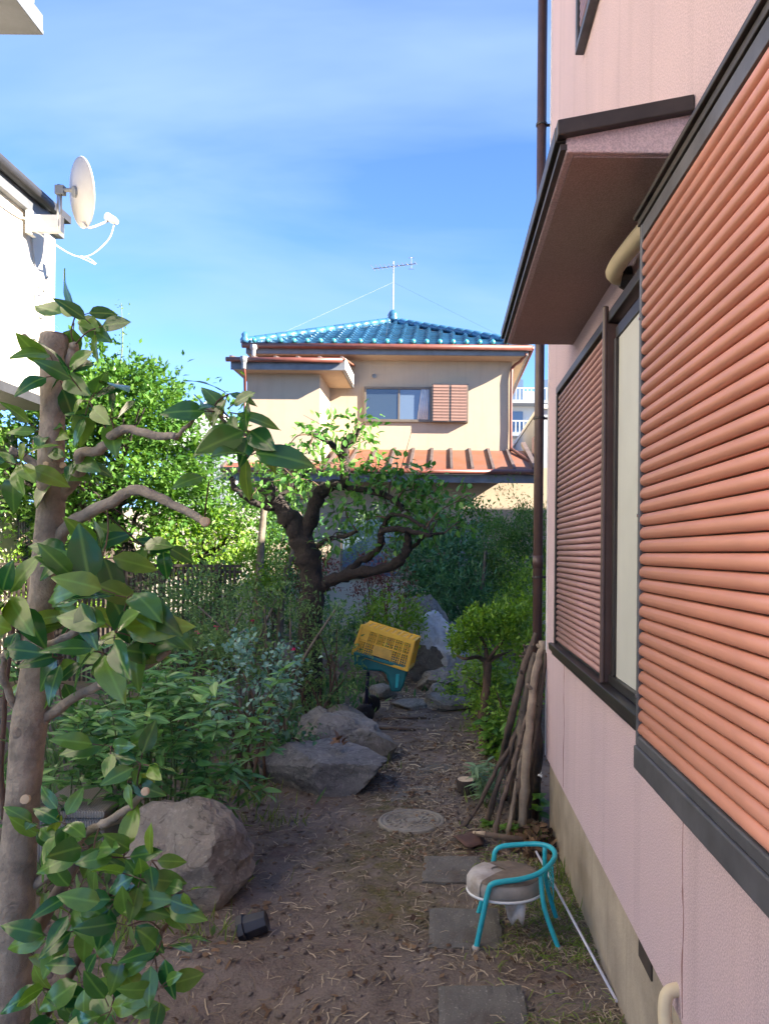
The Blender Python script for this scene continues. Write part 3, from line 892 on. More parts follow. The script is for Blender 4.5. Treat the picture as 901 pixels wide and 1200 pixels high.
mb = MB(); mb.tube([(w0 - .02, 16.05, wz + .02), (w1 - .05, 16.05, wz + .02)], .05, 10); mb.build('gutter', M['gutter'], fh, smooth=True)
def hopper(x, y, z, par):
    m_ = MB(); m_.lathe([(.045, -.16), (.05, -.04), (.085, .02), (.085, .09)], (x, y, z), 8); return m_.build('hopper', M['grey_metal'], par)
hopper(w0 + .36, 16.03, wz - .02, fh); hopper(ex0 + .25, 17.35, ez - .13, fh)
mb = MB(); mb.tube(spline([(w0 + .36, 16.03, wz - .15), (w0 + .36, 16.1, wz - .3), (wx0 - .03, 16.45, wz - .62), (wx0 - .03, 16.45, wz - .9), (wx0 - .03, 16.45, 3.4)], 3), .03, 8); mb.build('downpipe', M['gutter'], fh, smooth=True)
mb = MB(); mb.tube([(ex0 + .25, 17.35, ez - .2), (ex0 + .25, 17.35, wz + .25)], .03, 8); mb.build('downpipe', M['grey_metal'], fh, smooth=True)
xr = X_(598, Y0)
mb = MB(); mb.tube(spline([(ex1 - .1, 17.45, ez - .16), (ex1 - .2, 17.7, ez - .26), (xr + .02, 17.94, ez - .34), (xr - .02, 17.94, ez - .6), (xr - .02, 17.94, 4.0), (xr + .0, 17.85, 3.92), (xr + .35, 16.6, 3.45)], 3), .035, 8); mb.build('downpipe', M['gutter'], fh, smooth=True)
# upper window
a = P(427, 453.5, Y0); b = P(548, 495.5, Y0)
m1 = X_(504, Y0)
wz0, wz1 = b.z, a.z
mb = MB()
for x0, x1, z0, z1 in ((a.x, m1, wz1 - .05, wz1), (a.x, m1, wz0, wz0 + .06), (a.x, a.x + .05, wz0 + .061, wz1 - .051), (m1 - .04, m1, wz0 + .061, wz1 - .051)): mb.box(x0, x1, Y0 - .06, Y0 - .002, z0, z1)
fw = mb.build('window', M['tan_frame'], fh)
xm = X_(466, Y0)
mb = MB(); mb.box(a.x + .051, xm - .02, Y0 - .03, Y0 - .004, wz0 + .061, wz1 - .051); mb.build('pane', M['glass'], fw)
mb = MB(); mb.box(xm + .021, m1 - .041, Y0 - .022, Y0 - .004, wz0 + .061, wz1 - .051); mb.build('pane', M['glass_b'], fw)
mb = MB(); mb.box(xm - .019, xm + .02, Y0 - .045, Y0 - .004, wz0 + .061, wz1 - .051); mb.build('meeting_stile', M['tan_frame'], fw)
mb = MB()
for k in range(5): mb.tube([(m1 - .30 + k * .05, Y0 - .03, wz0 + .062), (m1 - .22 + k * .036, Y0 - .03, wz1 - .052)], [.034, .022], 6)
mb.build('curtain', M['curtain'], fw, smooth=True)
sbx = MB(); sbx.box(m1 + .002, b.x, Y0 - .17, Y0 - .002, wz0 - .01, wz1 + .05); sbx = sbx.build('shutter_box', M['tan_frame'], fh)
s0 = None; ns = 12; pw = (wz1 + .03 - wz0 - .01) / ns
for side in (0, 1):
    xa = m1 + .04 + side * ((b.x - m1) / 2 - .01); wlen = (b.x - m1) / 2 - .06
    for k in range(ns):
        z = wz0 + .01 + pw * (k + .5)
        if s0 is None:
            s_ = MB(); s_.prism([(0, 0, -pw * .48), (0, -.02, -pw * .42), (0, -.006, pw * .48)], (wlen, 0, 0)); s0 = s_.build('slat', M['brown_lath'], sbx, local=True)
            s0.location = Vector((xa, Y0 - .17, z)) - wloc(fh)
        else: piece(s0, sbx, Vector((xa, Y0 - .17, z)) - wloc(fh))
mb = MB(); mb.lathe([(.05, 0), (.055, .03), (.04, .04), (.035, .01)], P(438.5, 441, Y0 - .003), 12, (0, -1, 0)); mb.build('vent', M['grey_metal'], fh)
# lower metal roof with battens
ly0, ly1 = 16.0, 18.0
lz0, lz1 = Z_(550, ly0), Z_(527.5, ly1)
lx0, lx1 = -4.6, X_(628, ly0)
sl2 = (lz1 - lz0) / (ly1 - ly0)
lr = MB(); lr.box(lx0, lx1, ly0 + .1, ly0 + .13, lz0 - .06, lz0 - .005); lr = lr.build('lower_roof', M['batten'], fh)
xs_ = [lx0 + k * .435 for k in range(int((lx1 - lx0) / .435) + 1)]
for k, x in enumerate(xs_):
    x2 = min(x + .435, lx1)
    top = ly1 if x > wx1 - .1 else YW
    zt_ = lz0 + sl2 * (top - ly0)
    if x2 - x > .1:
        mb = MB(); mb.add([(x + .02, ly0, lz0), (x2 - .02, ly0, lz0), (x2 - .02, top, zt_), (x + .02, top, zt_), (x + .02, ly0, lz0 - .03), (x2 - .02, ly0, lz0 - .03), (x2 - .02, top, zt_ - .03), (x + .02, top, zt_ - .03)], [(0, 1, 2, 3), (7, 6, 5, 4), (0, 4, 5, 1), (1, 5, 6, 2), (2, 6, 7, 3), (3, 7, 4, 0)])
        mb.build('roof_panel', M['rust_roof'], lr)
    mb = MB(); mb.prism([(x - .03, ly0 - .01, lz0 - .01), (x - .03, top, zt_ - .01), (x - .03, top, zt_ + .055), (x - .03, ly0 - .01, lz0 + .055)], (.06, 0, 0)); mb.build('batten', M['batten'], lr)
mb = MB(); mb.box(lx1 - .1, lx1 + .02, ly0, ly0 + .03, lz0 - .03, lz0 + .06); mb.prism([(lx1 - .07, ly0, lz0 + .0), (lx1 - .07, ly1 + .6, lz0 + sl2 * 2.6), (lx1 - .07, ly1 + .6, lz0 + sl2 * 2.6 + .09), (lx1 - .07, ly0, lz0 + .09)], (.1, 0, 0)); mb.build('verge', M['batten'], lr)
mb = MB(); mb.tube([(lx0, ly0 - .06, lz0 - .05), (lx1, ly0 - .06, lz0 - .05)], .055, 10); mb.build('gutter', M['gutter'], fh, smooth=True)
mb = MB(); mb.box(lx0, lx1 - .03, ly0 + .04, ly0 + .08, lz0 - .27, lz0 - .09); mb.build('fascia', M['grey_fascia'], fh)
mb = MB(); mb.box(lx0 + .1, X_(640, 17), 16.9, 17.97, -.1, lz0 + .15); mb.build('lower_wall', M['cream'], fh)
# lower windows behind the shrubs
for px0, px1, py0, py1, kind in ((486, 536, 606, 680, 'slat'), (538, 566, 612, 668, 'louvre'), (400, 470, 606, 690, 'pane')):
    a = P(px0, py0, 16.9); b = P(px1, py1, 16.9)
    m_ = MB(); m_.box(a.x, b.x, 16.82, 16.898, b.z, a.z); w_ = m_.build('window', M['tan_frame'], fh)
    if kind == 'pane':
        m_ = MB(); m_.box(a.x + .05, b.x - .05, 16.812, 16.819, b.z + .05, a.z - .05); m_.build('pane', M['glass_b'], w_)
    elif kind == 'louvre':
        for k in range(5):
            x = a.x + (b.x - a.x) * (k + .5) / 5
            m_ = MB(); m_.box(x - .045, x + .045, 16.79, 16.819, b.z + .03, a.z - .03); m_.build('vertical_panel', M['grey_metal'], w_)
    else:
        for k in range(14):
            z = b.z + (a.z - b.z) * (k + .5) / 14
            m_ = MB(); m_.prism([(a.x + .03, 16.819, z - .04), (a.x + .03, 16.79, z - .035), (a.x + .03, 16.81, z + .045)], (b.x - a.x - .06, 0, 0)); m_.build('slat', M['brown_lath'], w_)
# TV aerial
tv = thing('tv_antenna', 'thin yagi television aerial on a mast above the blue roof', 'antenna', (apx + .08, 20.7, apz))
mtop = P(461, 309, 20.7)
mb = MB(); mb.tube([(mtop.x, 20.7, apz + .1), mtop + Vector((0, 0, .06))], .022, 8); mb.build('mast', M['steel'], tv)
e0 = P(437, 315, 20.7); e1 = P(487, 309, 20.7)
mb = MB(); mb.tube([e0, e1], .014, 6); mb.build('boom', M['steel'], tv)
for k in range(11):
    t = k / 10; c = e0.lerp(e1, t); hl = .30 - .012 * k
    mb = MB(); mb.tube([c + Vector((-.03, -hl, -.01)), c + Vector((.03, hl, .05))], .008, 5); mb.build('element', M['steel'], tv)
mb = MB(); mb.tube([e1 + Vector((-.12, 0, -.14)), e1 + Vector((-.12, 0, .16))], .012, 5); mb.tube([e1 + Vector((-.2, 0, -.14)), e1 + Vector((-.04, 0, -.14))], .01, 5); mb.tube([e1 + Vector((-.2, 0, .16)), e1 + Vector((-.04, 0, .16))], .01, 5); mb.build('reflector', M['steel'], tv)
for q in ((ex0 + .6, ey0 + 1, ez + .5), (ex1 - .6, ey0 + 1, ez + .5), (apx, ey0 + .8, ez + .42)):
    mb = MB(); mb.tube([mtop + Vector((0, 0, -.5)), q], .0022, 4); mb.build('guy_wire', M['grey_trim'], tv)

# ================================================================== far buildings in the gaps
ap = thing('apartment_block', 'pale far apartment block with planted balconies beyond the cream house', 'building', (10, 60, 0))
mb = MB(); mb.box(4.2, 17, 60, 70, 0, Z_(458, 60)); mb.build('wall', M['far_white'], ap)
for z in (4.5, 7.5, 10.5, 13):
    mb = MB(); mb.box(4.0, 17.2, 58.6, 59.99, z, z + .25); m2 = mb.build('balcony', M['far_grey'], ap)
    mb = MB()
    for k in range(45): mb.box(4.05 + k * .29, 4.11 + k * .29, 58.62, 58.66, z + .251, z + 1.1)
    mb.box(4.0, 17.2, 58.6, 58.68, z + 1.101, z + 1.18); mb.build('railing', M['far_white'], m2)
    for k in range(5):
        mb = MB(); mb.box(4.6 + k * 2.6, 6.2 + k * 2.6, 59.95, 59.998, z + .3, z + 2.1); mb.build('window', M['glass_b'], ap)
gh = thing('grey_annex', 'blue-grey flat walled house between the cream house and the drainpipe', 'house', (3, 22, 0))
mb = MB(); mb.box(2.42, 7, 19.3, 27, 0, Z_(492, 21)); mb.build('wall', M['far_grey'], gh)
mb = MB(); mb.box(2.38, 7.1, 19.2, 27.1, Z_(492, 21), Z_(492, 21) + .1); mb.build('parapet', M['far_white'], gh)
mb = MB(); mb.box(2.39, 2.419, 20.2, 20.7, 3.9, 4.6); mb.build('window', M['glass'], gh)
br_ = thing('brown_boundary_wall', 'low dark brown wall behind the lower roof of the cream house', 'wall', (2.2, 26, 0))
mb = MB(); mb.box(1.4, 2.3, 26, 26.3, 0, Z_(508, 26)); mb.build('panel', M['brown_lath'], br_)
wh2 = thing('white_gabled_house', 'far white house with grey siding between the round tree and the cream house', 'house', (-8.6, 30, 0))
mb = MB(); mb.box(-11, X_(273, 30), 30, 36, 0, Z_(528, 30)); mb.build('siding', M['far_grey'], wh2)
mb = MB(); x1 = X_(273, 30); mb.add([(-11, 30, Z_(528, 30)), (x1, 30, Z_(528, 30)), (x1 - .3, 30, Z_(492, 30)), (-9.2, 30, Z_(470, 30))], [(0, 1, 2, 3)]); mb.prism([(-11, 29.7, Z_(528, 30)), (x1 + .1, 29.7, Z_(528, 30)), (x1 - .5, 29.7, Z_(486, 30)), (-10.5, 29.7, Z_(486, 30))], (0, 6.5, 0)); mb.build('gable_roof', M['far_white'], wh2)

# ================================================================== small things on the ground
def slab_mat():
    m, nt, b = new_mat('paver_concrete')
    b.inputs['Roughness'].default_value = .92
    v = vecmap(nt)
    c = mixrgb(nt, ramp(nt, nz(nt, v, 5, 6, .65), .35, .68), (.30, .285, .245, 1), (.18, .165, .14, 1))
    sp = ramp(nt, nz(nt, v, 130, 3, .6), .58, .66)
    c = mixrgb(nt, mixrgb(nt, 1.0, sp, (.5, .5, .5, 1), 'MULTIPLY'), c, (.40, .37, .32, 1))
    sp2 = ramp(nt, nz(nt, v, 90, 3, .6), .36, .30)
    c = mixrgb(nt, mixrgb(nt, 1.0, sp2, (.6, .6, .6, 1), 'MULTIPLY'), c, (.05, .045, .04, 1))
    d = ramp(nt, nz(nt, v, 3.4, 5, .6), .56, .68)
    c = mixrgb(nt, mixrgb(nt, 1.0, d, (.75, .75, .75, 1), 'MULTIPLY'), c, (.075, .055, .04, 1))
    lk(nt, c, b.inputs['Base Color'])
    add_bump(nt, b, nz(nt, v, 110, 5, .7), .7, .005)
    return m
M['slab'] = slab_mat()
WHERE = ['square concrete stepping stone, the one farthest along from the drain cover towards the house end wall',
         'grey concrete stepping stone with its corner under the turquoise chair',
         'grey concrete stepping stone between the chair and the round drain cover',
         'sunken concrete stepping stone just behind the round drain cover, half covered in soil',
         'concrete stepping stone beside the short sawn log']
WHERE[0] = 'pitted concrete stepping stone furthest from the round drain cover'
for (x0, x1, y0, y1), lab in zip(STONES, WHERE):
    a = G(x0 + 2, y1); b = G(x1, y1); c = G((x0 + x1) / 2 + 3, y0)
    w = (b.x - a.x); cx_ = (a.x + b.x) / 2; dy = c.y - a.y; cyy = (a.y + c.y) / 2
    nn = 14
    mb = MB(); vs = []; fs = []
    for i in range(nn + 1):
        for j in range(nn + 1):
            u = i / nn - .5; v_ = j / nn - .5
            er = .006 * mnoise.noise(Vector((u * 6 + x0, v_ * 6, 1)))
            e = max(abs(u), abs(v_)); drop = -.006 if e > .47 else 0
            vs.append((u * (w + er * 2), v_ * (dy + er * 2), .0 + drop + .004 * mnoise.noise(Vector((u * 9 + x0, v_ * 9, 5)))))
    for i in range(nn):
        for j in range(nn): fs.append((i * (nn + 1) + j, (i + 1) * (nn + 1) + j, (i + 1) * (nn + 1) + j + 1, i * (nn + 1) + j + 1))
    rim = [i * (nn + 1) for i in range(nn + 1)] + [nn * (nn + 1) + j for j in range(1, nn + 1)] + [i * (nn + 1) + nn for i in range(nn - 1, -1, -1)] + [j for j in range(nn - 1, 0, -1)]
    o_ = len(vs)
    for k in rim: vs.append((vs[k][0], vs[k][1], -.06))
    for k in range(len(rim)):
        k2 = (k + 1) % len(rim); fs.append((rim[k], rim[k2], o_ + k2, o_ + k))
    mb.add(vs, fs)
    s_ = mb.build('stepping_stone', M['slab'], None, local=True)
    zc = max(gz(cx_ + i * w * .4, cyy + j * dy * .4) for i in (-1, 0, 1) for j in (-1, 0, 1))
    s_.location = (cx_, cyy, zc + (.008 if y0 > 950 else -.004)); s_.rotation_euler = (0, 0, random.uniform(-.03, .03))
    tag(s_, lab, 'stepping stone', 'stepping stones of the garden path')
# drain cover
M['cover'] = mat('drain_cover', (.27, .245, .20), .8, .35, 9, .5, 70, .004, col2=(.17, .15, .12))
dc_ = G(482, 961)
zc = gz(dc_.x, dc_.y) + .004
dcv = thing('drain_cover', 'round pale concrete drain cover with raised pattern set in the soil', 'drain cover', (dc_.x, dc_.y, zc))
mb = MB(); mb.lathe([(.15, -.04), (.185, -.04), (.187, .004), (.182, .009), (.167, .009), (.165, .002), (.15, .0)], (dc_.x, dc_.y, zc), 40); mb.build('rim', M['cover'], dcv, True)
mb = MB(); mb.lathe([(.163, -.03), (.163, .006), (.158, .009), (.145, .009), (.142, .004), (.11, .004), (.108, .008), (.10, .008), (.098, .004), (.055, .004), (.053, .009), (.045, .009), (.043, .004), (.01, .004)], (dc_.x, dc_.y, zc), 40); cvr = mb.build('cover', M['cover'], dcv)
for k in range(14):
    g = k / 14 * 2 * math.pi
    mb = MB(); mb.bar((dc_.x + .062 * math.cos(g), dc_.y + .062 * math.sin(g), zc + .006), (dc_.x + .093 * math.cos(g + .3), dc_.y + .093 * math.sin(g + .3), zc + .006), .008, .006); mb.build('rib', M['cover'], cvr)
for k in range(22):
    g = k / 22 * 2 * math.pi
    mb = MB(); mb.bar((dc_.x + .115 * math.cos(g), dc_.y + .115 * math.sin(g), zc + .006), (dc_.x + .137 * math.cos(g), dc_.y + .137 * math.sin(g), zc + .006), .01, .006); mb.build('rib', M['cover'], cvr)

# turquoise child's chair
M['teal_paint'] = mat('turquoise_paint', (.02, .40, .44), .38, .25, 14, .06, 120, .001, col2=(.02, .30, .34), spec=.5)
M['seat_top'] = mat('worn_seat_top', (.22, .17, .12), .85, .4, 16, .5, 60, .004, col2=(.11, .085, .065))
M['seat_vinyl'] = mat('peeling_white_vinyl', (.50, .46, .42), .5, .4, 14, .3, 40, .003, col2=(.28, .23, .18))
M['seat_side'] = mat('grey_vinyl', (.34, .30, .25), .6, .35, 12, .25, 50, .003)
ch = thing('child_chair', 'small turquoise tube-frame chair with worn round padded seat beside the pink wall', 'chair', (.28, 3.05, 0))
def gp(px, py): q = G(px, py); q.z = gz(q.x, q.y) - .004; return q
n_f = gp(557, 1110); n_r = gp(656, 1109); f_r = gp(653, 1073); f_f = Vector((.155, 3.20, gz(.155, 3.2) - .004))
hoop = [P(572, 1044, 2.95), P(577, 1036, 2.95), P(590, 1033, 2.96), P(612, 1030, 2.97), P(632, 1023, 2.99), P(646, 1011, 3.04), P(650, 1000, 3.11), P(643, 992, 3.17), P(628, 989, 3.20), P(605, 990, 3.215), P(588, 992, 3.215), P(580, 998, 3.21)]
pts = spline([n_f, n_f.lerp(hoop[0], .5), *hoop, Vector((hoop[-1].x - .012, 3.205, hoop[-1].z - .06)), f_f], 5)
mb = MB(); mb.tube(pts, .0105, 12); mb.build('hoop_frame', M['teal_paint'], ch, smooth=True)
for ft_, tp in ((n_r, P(633, 1024, 3.0)), (f_r, P(638, 993, 3.18))):
    mb = MB(); mid = ft_.lerp(tp, .55) + Vector((-.018, 0, 0)); mb.tube(spline([tp, mid, ft_], 5), .0095, 12); mb.build('leg', M['teal_paint'], ch, smooth=True)
for q in (n_f, n_r, f_r, f_f):
    mb = MB(); mb.lathe([(.014, -.004), (.015, .012), (.012, .02)], q, 10); mb.build('foot_cap', M['seat_vinyl'], ch, True)
sc = Vector((.262, 3.075, .145))
ring = [(sc.x + .150 * math.cos(g), sc.y + .128 * math.sin(g), .158) for g in np.linspace(0, 2 * math.pi, 33)]
mb = MB(); mb.tube(ring, .0055, 6, caps=False); mb.build('seat_ring', M['white_plastic'], ch, smooth=True)
def seat_part(name, mt, a0, a1, prof, par):
    vs = []; fs = []; n = 26
    full = abs(a1 - a0) > 6.2
    for i in range(n + 1):
        g = a0 + (a1 - a0) * i / n
        for r_, h_ in prof:
            wv = 1 + .018 * mnoise.noise(Vector((math.cos(g) * 2, math.sin(g) * 2, h_ * 9)))
            vs.append((sc.x + r_ * wv * math.cos(g), sc.y + .86 * r_ * wv * math.sin(g), sc.z + h_ + .004 * mnoise.noise(Vector((math.cos(g) * 3 + r_ * 20, math.sin(g) * 3, 2)))))
    m = len(prof)
    for i in range(n):
        for j in range(m - 1): fs.append((i * m + j, (i + 1) * m + j, (i + 1) * m + j + 1, i * m + j + 1))
    return MB().add(vs, fs).build(name, mt, par, True)
seat = seat_part('seat', M['seat_side'], 0, 2 * math.pi, [(.0, .0), (.11, .002), (.142, .008), (.149, .03), (.148, .058), (.138, .072), (.10, .080), (.05, .084), (.0, .085)], ch)
seat_part('worn_top', M['seat_top'], -2.35, 2.15, [(.144, .071), (.136, .078), (.10, .086), (.05, .09), (.0, .091)], seat)
seat_part('white_vinyl', M['seat_vinyl'], 2.15, 3.95, [(.148, .004), (.153, .03), (.152, .06), (.141, .077), (.10, .085), (.055, .089)], seat)
mb = MB(); a = P(588, 1066, 2.99); vs = []
for i in range(7):
    for j in range(5):
        t = j / 4; u = (i / 6 - .5)
        vs.append((a.x + .05 + u * .085 * (1 - .3 * t), 2.975 + .012 * math.sin(u * 6 + t * 3), .148 - .075 * t * (1 - .25 * math.sin(u * 9))))
mb.add(vs, [(i * 5 + j, (i + 1) * 5 + j, (i + 1) * 5 + j + 1, i * 5 + j + 1) for i in range(6) for j in range(4)])
fl = mb.build('torn_flap', M['seat_vinyl'], ch, True); sm = fl.modifiers.new('thick', 'SOLIDIFY'); sm.thickness = .004
M['teal_cord'] = M['teal_paint']
mb = MB()
for k in range(6):
    y = 3.02 + k * .03
    mb.tube(spline([(.447 + .004 * k, y, .235 + .01 * math.sin(k)), (.452, y + .02, .19), (.445 + .01 * math.sin(k * 2), y, .14)], 4), .0018, 5)
for k in range(4): mb.tube(spline([(.446, 3.0, .15 + k * .025), (.455, 3.09, .155 + k * .024), (.452, 3.18, .15 + k * .025)], 4), .0016, 5)
mb.build('back_netting', M['teal_paint'], ch, smooth=True)

# white rod lying between chair and wall
M['rod'] = mat('white_rod', (.62, .60, .66), .4, .2, 20, .05, 60, .001)
a = G(723, 1166, .02); b = P(628, 998, 3.42)
a.z = gz(a.x, a.y) + .008; 
mb = MB(); mb.tube([b, a], .0052, 8); o = mb.build('white_rod', M['rod'], smooth=True); tag(o, 'thin white plastic rod lying on the ground along the pink wall', 'rod')

# black plastic pot on its side
M['black_plastic'] = mat('black_plastic', (.022, .024, .032), .42, .3, 12, .1, 60, .001)
pc = G(297, 1090); pz = gz(pc.x, pc.y)
ax = Vector((.93, .12, .30)).normalized()
mb = MB(); mb.lathe([(.002, .006), (.038, .004), (.041, .0), (.050, .085), (.058, .086), (.059, .112), (.054, .112), (.053, .09), (.047, .087), (.037, .01), (.002, .01)], pc + Vector((.055, 0, pz + .055)), 8, -ax)
o = mb.build('plant_pot', M['black_plastic']); tag(o, 'small black plastic plant pot lying on its side by the boulder', 'plant pot'); bevel(o, .003)

# short sawn log
lc = G(546, 927); lz = gz(lc.x, lc.y)
st = thing('sawn_log', 'short dark sawn log with pale ringed top standing beside the path', 'log', (lc.x, lc.y, lz))
mb = MB(); pr = [(.060, -.02), (.058, .03), (.061, .07), (.057, .088)]; mb.lathe(pr, (lc.x, lc.y, lz), 18); mb.build('bark', M['dark_bark'], st, True)
mb = MB(); mb.lathe([(.054, .088), (.054, .0915), (.04, .0925), (.038, .0905), (.025, .0925), (.022, .0905), (.012, .092), (.009, .085), (.002, .084)], (lc.x, lc.y, lz), 18); mb.build('cut_face', M['cut_wood'], st)

# rusty spade head with broken wooden shaft
M['rust'] = mat('rusty_steel', (.13, .065, .045), .75, .4, 16, .3, 80, .002)
M['old_wood'] = mat('weathered_wood', (.20, .14, .10), .85, .4, 14, .5, 50, .004, streak=.3)
q0 = G(530, 976, .03); q1 = G(562, 970, .03); q2 = G(548, 990, .03); q3 = G(566, 984, .03)
sp = thing('broken_spade', 'rusty triangular spade head with splintered wooden shaft lying below the branches', 'spade', (q0.x, q0.y, 0))
mb = MB(); vs = []
for i in range(7):
    for j in range(5):
        u = i / 6; v_ = j / 4
        p = (q0.lerp(q1, u)).lerp(q2.lerp(q3, u), v_ if u > .15 else v_ * .8)
        z = gz(p.x, p.y) + .022 + .012 * math.sin(v_ * 3.14) + .006 * u
        vs.append((p.x, p.y, z))
mb.add(vs, [(i * 5 + j, (i + 1) * 5 + j, (i + 1) * 5 + j + 1, i * 5 + j + 1) for i in range(6) for j in range(4)])
o = mb.build('blade', M['rust'], sp, True); sm = o.modifiers.new('thick', 'SOLIDIFY'); sm.thickness = .005
a = G(556, 979, .03); b = G(612, 984, .03)
mb = MB(); mb.tube([a + Vector((0, 0, .012)), a.lerp(b, .3) + Vector((0, 0, .008)), b], [.012, .016, .015], 8, .2); mb.build('shaft', M['old_wood'], sp, True)
mb = MB(); mb.tube([a + Vector((-.01, 0, .016)), a.lerp(b, .22) + Vector((0, -.006, .016))], [.006, .013], 6, .3); mb.build('splinter', M['cut_wood'], sp, True)

# ------------------------------------------------------------------ cut branches leaning on the corner
M['log_pale'] = mat('pale_branch', (.30, .235, .17), .85, .45, 10, .8, 60, .006, col2=(.15, .115, .085), objrand=.2)
M['log_dark'] = mat('dark_branch', (.14, .10, .075), .88, .45, 10, .8, 60, .006, col2=(.065, .047, .038), objrand=.25)
BR = [  # base px (on ground), mids (px,py,Y), radius, material, label
    ((610, 972), [(617, 880, 4.02), (625, 800, 4.1), (636, 752, 4.18)], .024, 'log_pale', 'thickest pale peeled branch leaning on the house corner in front of the others'),
    ((584, 905), [(596, 855, 4.25), (612, 790, 4.2), (628, 742, 4.22)], .021, 'log_dark', 'crooked reddish branch with knobbly top leaning on the drainpipe'),
    ((578, 980), [(590, 935, 4.05), (605, 885, 4.1), (622, 822, 4.15)], .014, 'log_dark', 'thin straight dark branch crossing in front of the pile'),
    ((538, 968), [(560, 945, 4.15), (585, 895, 4.2), (607, 862, 4.25)], .013, 'log_dark', 'long thin branch slanting furthest out from the pile'),
    ((590, 880), [(600, 835, 4.4), (612, 785, 4.35), (618, 758, 4.33)], .019, 'log_dark', 'dark straight branch standing behind the topiary shrub side of the pile'),
    ((627, 945), [(629, 890, 4.15), (632, 830, 4.15), (636, 778, 4.17)], .015, 'log_dark', 'slim dark branch standing tight against the pink wall'),
    ((594, 978), [(603, 930, 4.05), (612, 880, 4.1), (622, 830, 4.15)], .012, 'log_pale', 'slim greyish branch just beside the thickest pale one'),
    ((600, 930), [(606, 880, 4.25), (614, 820, 4.2), (626, 765, 4.2)], .022, 'log_pale', 'smooth grey-brown branch in the middle of the pile'),
    ((618, 960), [(622, 900, 4.1), (630, 850, 4.1), (640, 762, 4.14)], .013, 'log_dark', 'thin brown branch nearest the wall render'),
    ((570, 958), [(583, 920, 4.2), (600, 870, 4.25), (614, 830, 4.25)], .016, 'log_dark', 'dark branch with broken lower end behind the heart shaped leaves'),
    ((604, 955), [(608, 925, 4.05), (612, 900, 4.08), (616, 868, 4.12)], .018, 'log_dark', 'short splintered grey-black branch at the foot of the pile'),
]
for k in range(7):      # slim branches deep in the pile
    bx_ = 592 + k * 6; BR.append(((bx_, 935 + 4 * (k % 3)), [(bx_ + 6 + k % 2 * 3, 885, 4.22), (612 + k * 3.2, 830, 4.24), (621 + k * 2.6, 770 + 9 * (k % 4), 4.25)], .010 + .003 * (k % 3), 'log_dark', 'slim dark branch deep inside the pile on the house corner'))
for k, (bp, mids, r_, mt, lab) in enumerate(BR):
    g0 = G(*bp); g0.z = -.03
    p_ = [tuple(g0)] + [tuple(P(q[0], q[1], q[2] + .1)) for q in mids]
    sp_ = [Vector(q) + Vector((random.gauss(0, .0022), random.gauss(0, .0022), 0)) for q in spline(p_, 7)]
    n_ = len(sp_)
    mb = MB(); mb.tube(sp_, [r_ * (1.12 - .35 * i / n_) * random.uniform(.9, 1.12) for i in range(n_)], 9, .35)
    for q in range(3):
        i = random.randint(n_ // 4, n_ - 2); d = Vector((random.uniform(-1, .2), random.uniform(-1, 0), random.uniform(.2, 1))).normalized()
        mb.tube([sp_[i], sp_[i] + d * (r_ * random.uniform(1.4, 2.6))], [r_ * .45, r_ * .32], 6)
    o = mb.build('cut_branch', M[mt], None, True); tag(o, lab, 'branch', 'cut branches leaning on the house corner')
# stub fork on the pale branch
# ------------------------------------------------------------------ yellow crate on a teal cart
M['crate'] = mat('yellow_crate', (.78, .48, .04), .5, .2, 8, .06, 60, .001, col2=(.66, .38, .05))
M['crate_label'] = mat('crate_plate', (.70, .44, .10), .6, .3, 14, .05, 60, .001)
M['cart'] = mat('teal_cart', (.01, .16, .17), .4, .35, 8, .08, 60, .002, col2=(.008, .10, .115))
M['navy'] = mat('navy_pole', (.02, .022, .075), .4, .3, 8, .05, 60, .001)
M['tyre'] = mat('black_wheel', (.018, .018, .02), .6, .3, 12, .1, 60, .002)
CYY = 6.75
ctr = P(452, 758, CYY)
cw, cdp, chh = .50, .36, .265
tl = math.radians(16)
cr_ = thing('yellow_crate', 'upturned yellow plastic lattice crate resting tilted on the teal cart', 'crate', P(449, 773, CYY + .15), rot=(0, tl, math.radians(-6)))
def trap(t):   # half width and half depth at height fraction t (narrower towards the base, which is up)
    return (cw / 2) * (1 - .05 * t), (cdp / 2) * (1 - .05 * t)
def crate_side(name, ax_):
    mb_ = MB()
    L = cw if ax_ == 0 else cdp
    def pt(u, t, o=0.0):
        hw, hd = trap(t)
        return Vector((u * 2 * hw, -hd - o, t * chh)) if ax_ == 0 else Vector((hw + o, u * 2 * hd, t * chh))
    nrow = [(0.06, .12), (.50, .55), (.92, 1.0)]
    for t0_, t1_ in nrow:
        tm_ = (t0_ + t1_) / 2; mb_.bar(pt(-.5, tm_), pt(.5, tm_), .012, (t1_ - t0_) * chh)
    cols = 7 if ax_ == 0 else 5
    for k in range(cols):
        u = -.5 + k / (cols - 1)
        mb_.bar(pt(u, 0), pt(u, 1), .014 if 0 < k < cols - 1 else .03, .012, (0, 1, 0) if ax_ == 0 else (1, 0, 0))
    for r0_, r1_ in ((.12, .50), (.55, .92)):
        for k in range(cols - 1):
            if ax_ == 0 and r0_ < .2 and k in (2, 3): continue
            if ax_ == 0 and r0_ > .2 and k == 0: continue
            u0 = -.5 + k / (cols - 1); u1 = -.5 + (k + 1) / (cols - 1)
            for q in range(1, 4):
                u = u0 + (u1 - u0) * q / 4; mb_.bar(pt(u, r0_), pt(u, r1_), .005, .005, (0, 1, 0) if ax_ == 0 else (1, 0, 0))
            for q in range(1, 5):
                t = r0_ + (r1_ - r0_) * q / 5; mb_.bar(pt(u0, t), pt(u1, t), .005, .005)
    return mb_
f0 = crate_side('side', 0).build('lattice_side', M['crate'], cr_, local=True)
piece(f0, cr_, (0, 0, 0), (0, 0, math.pi))
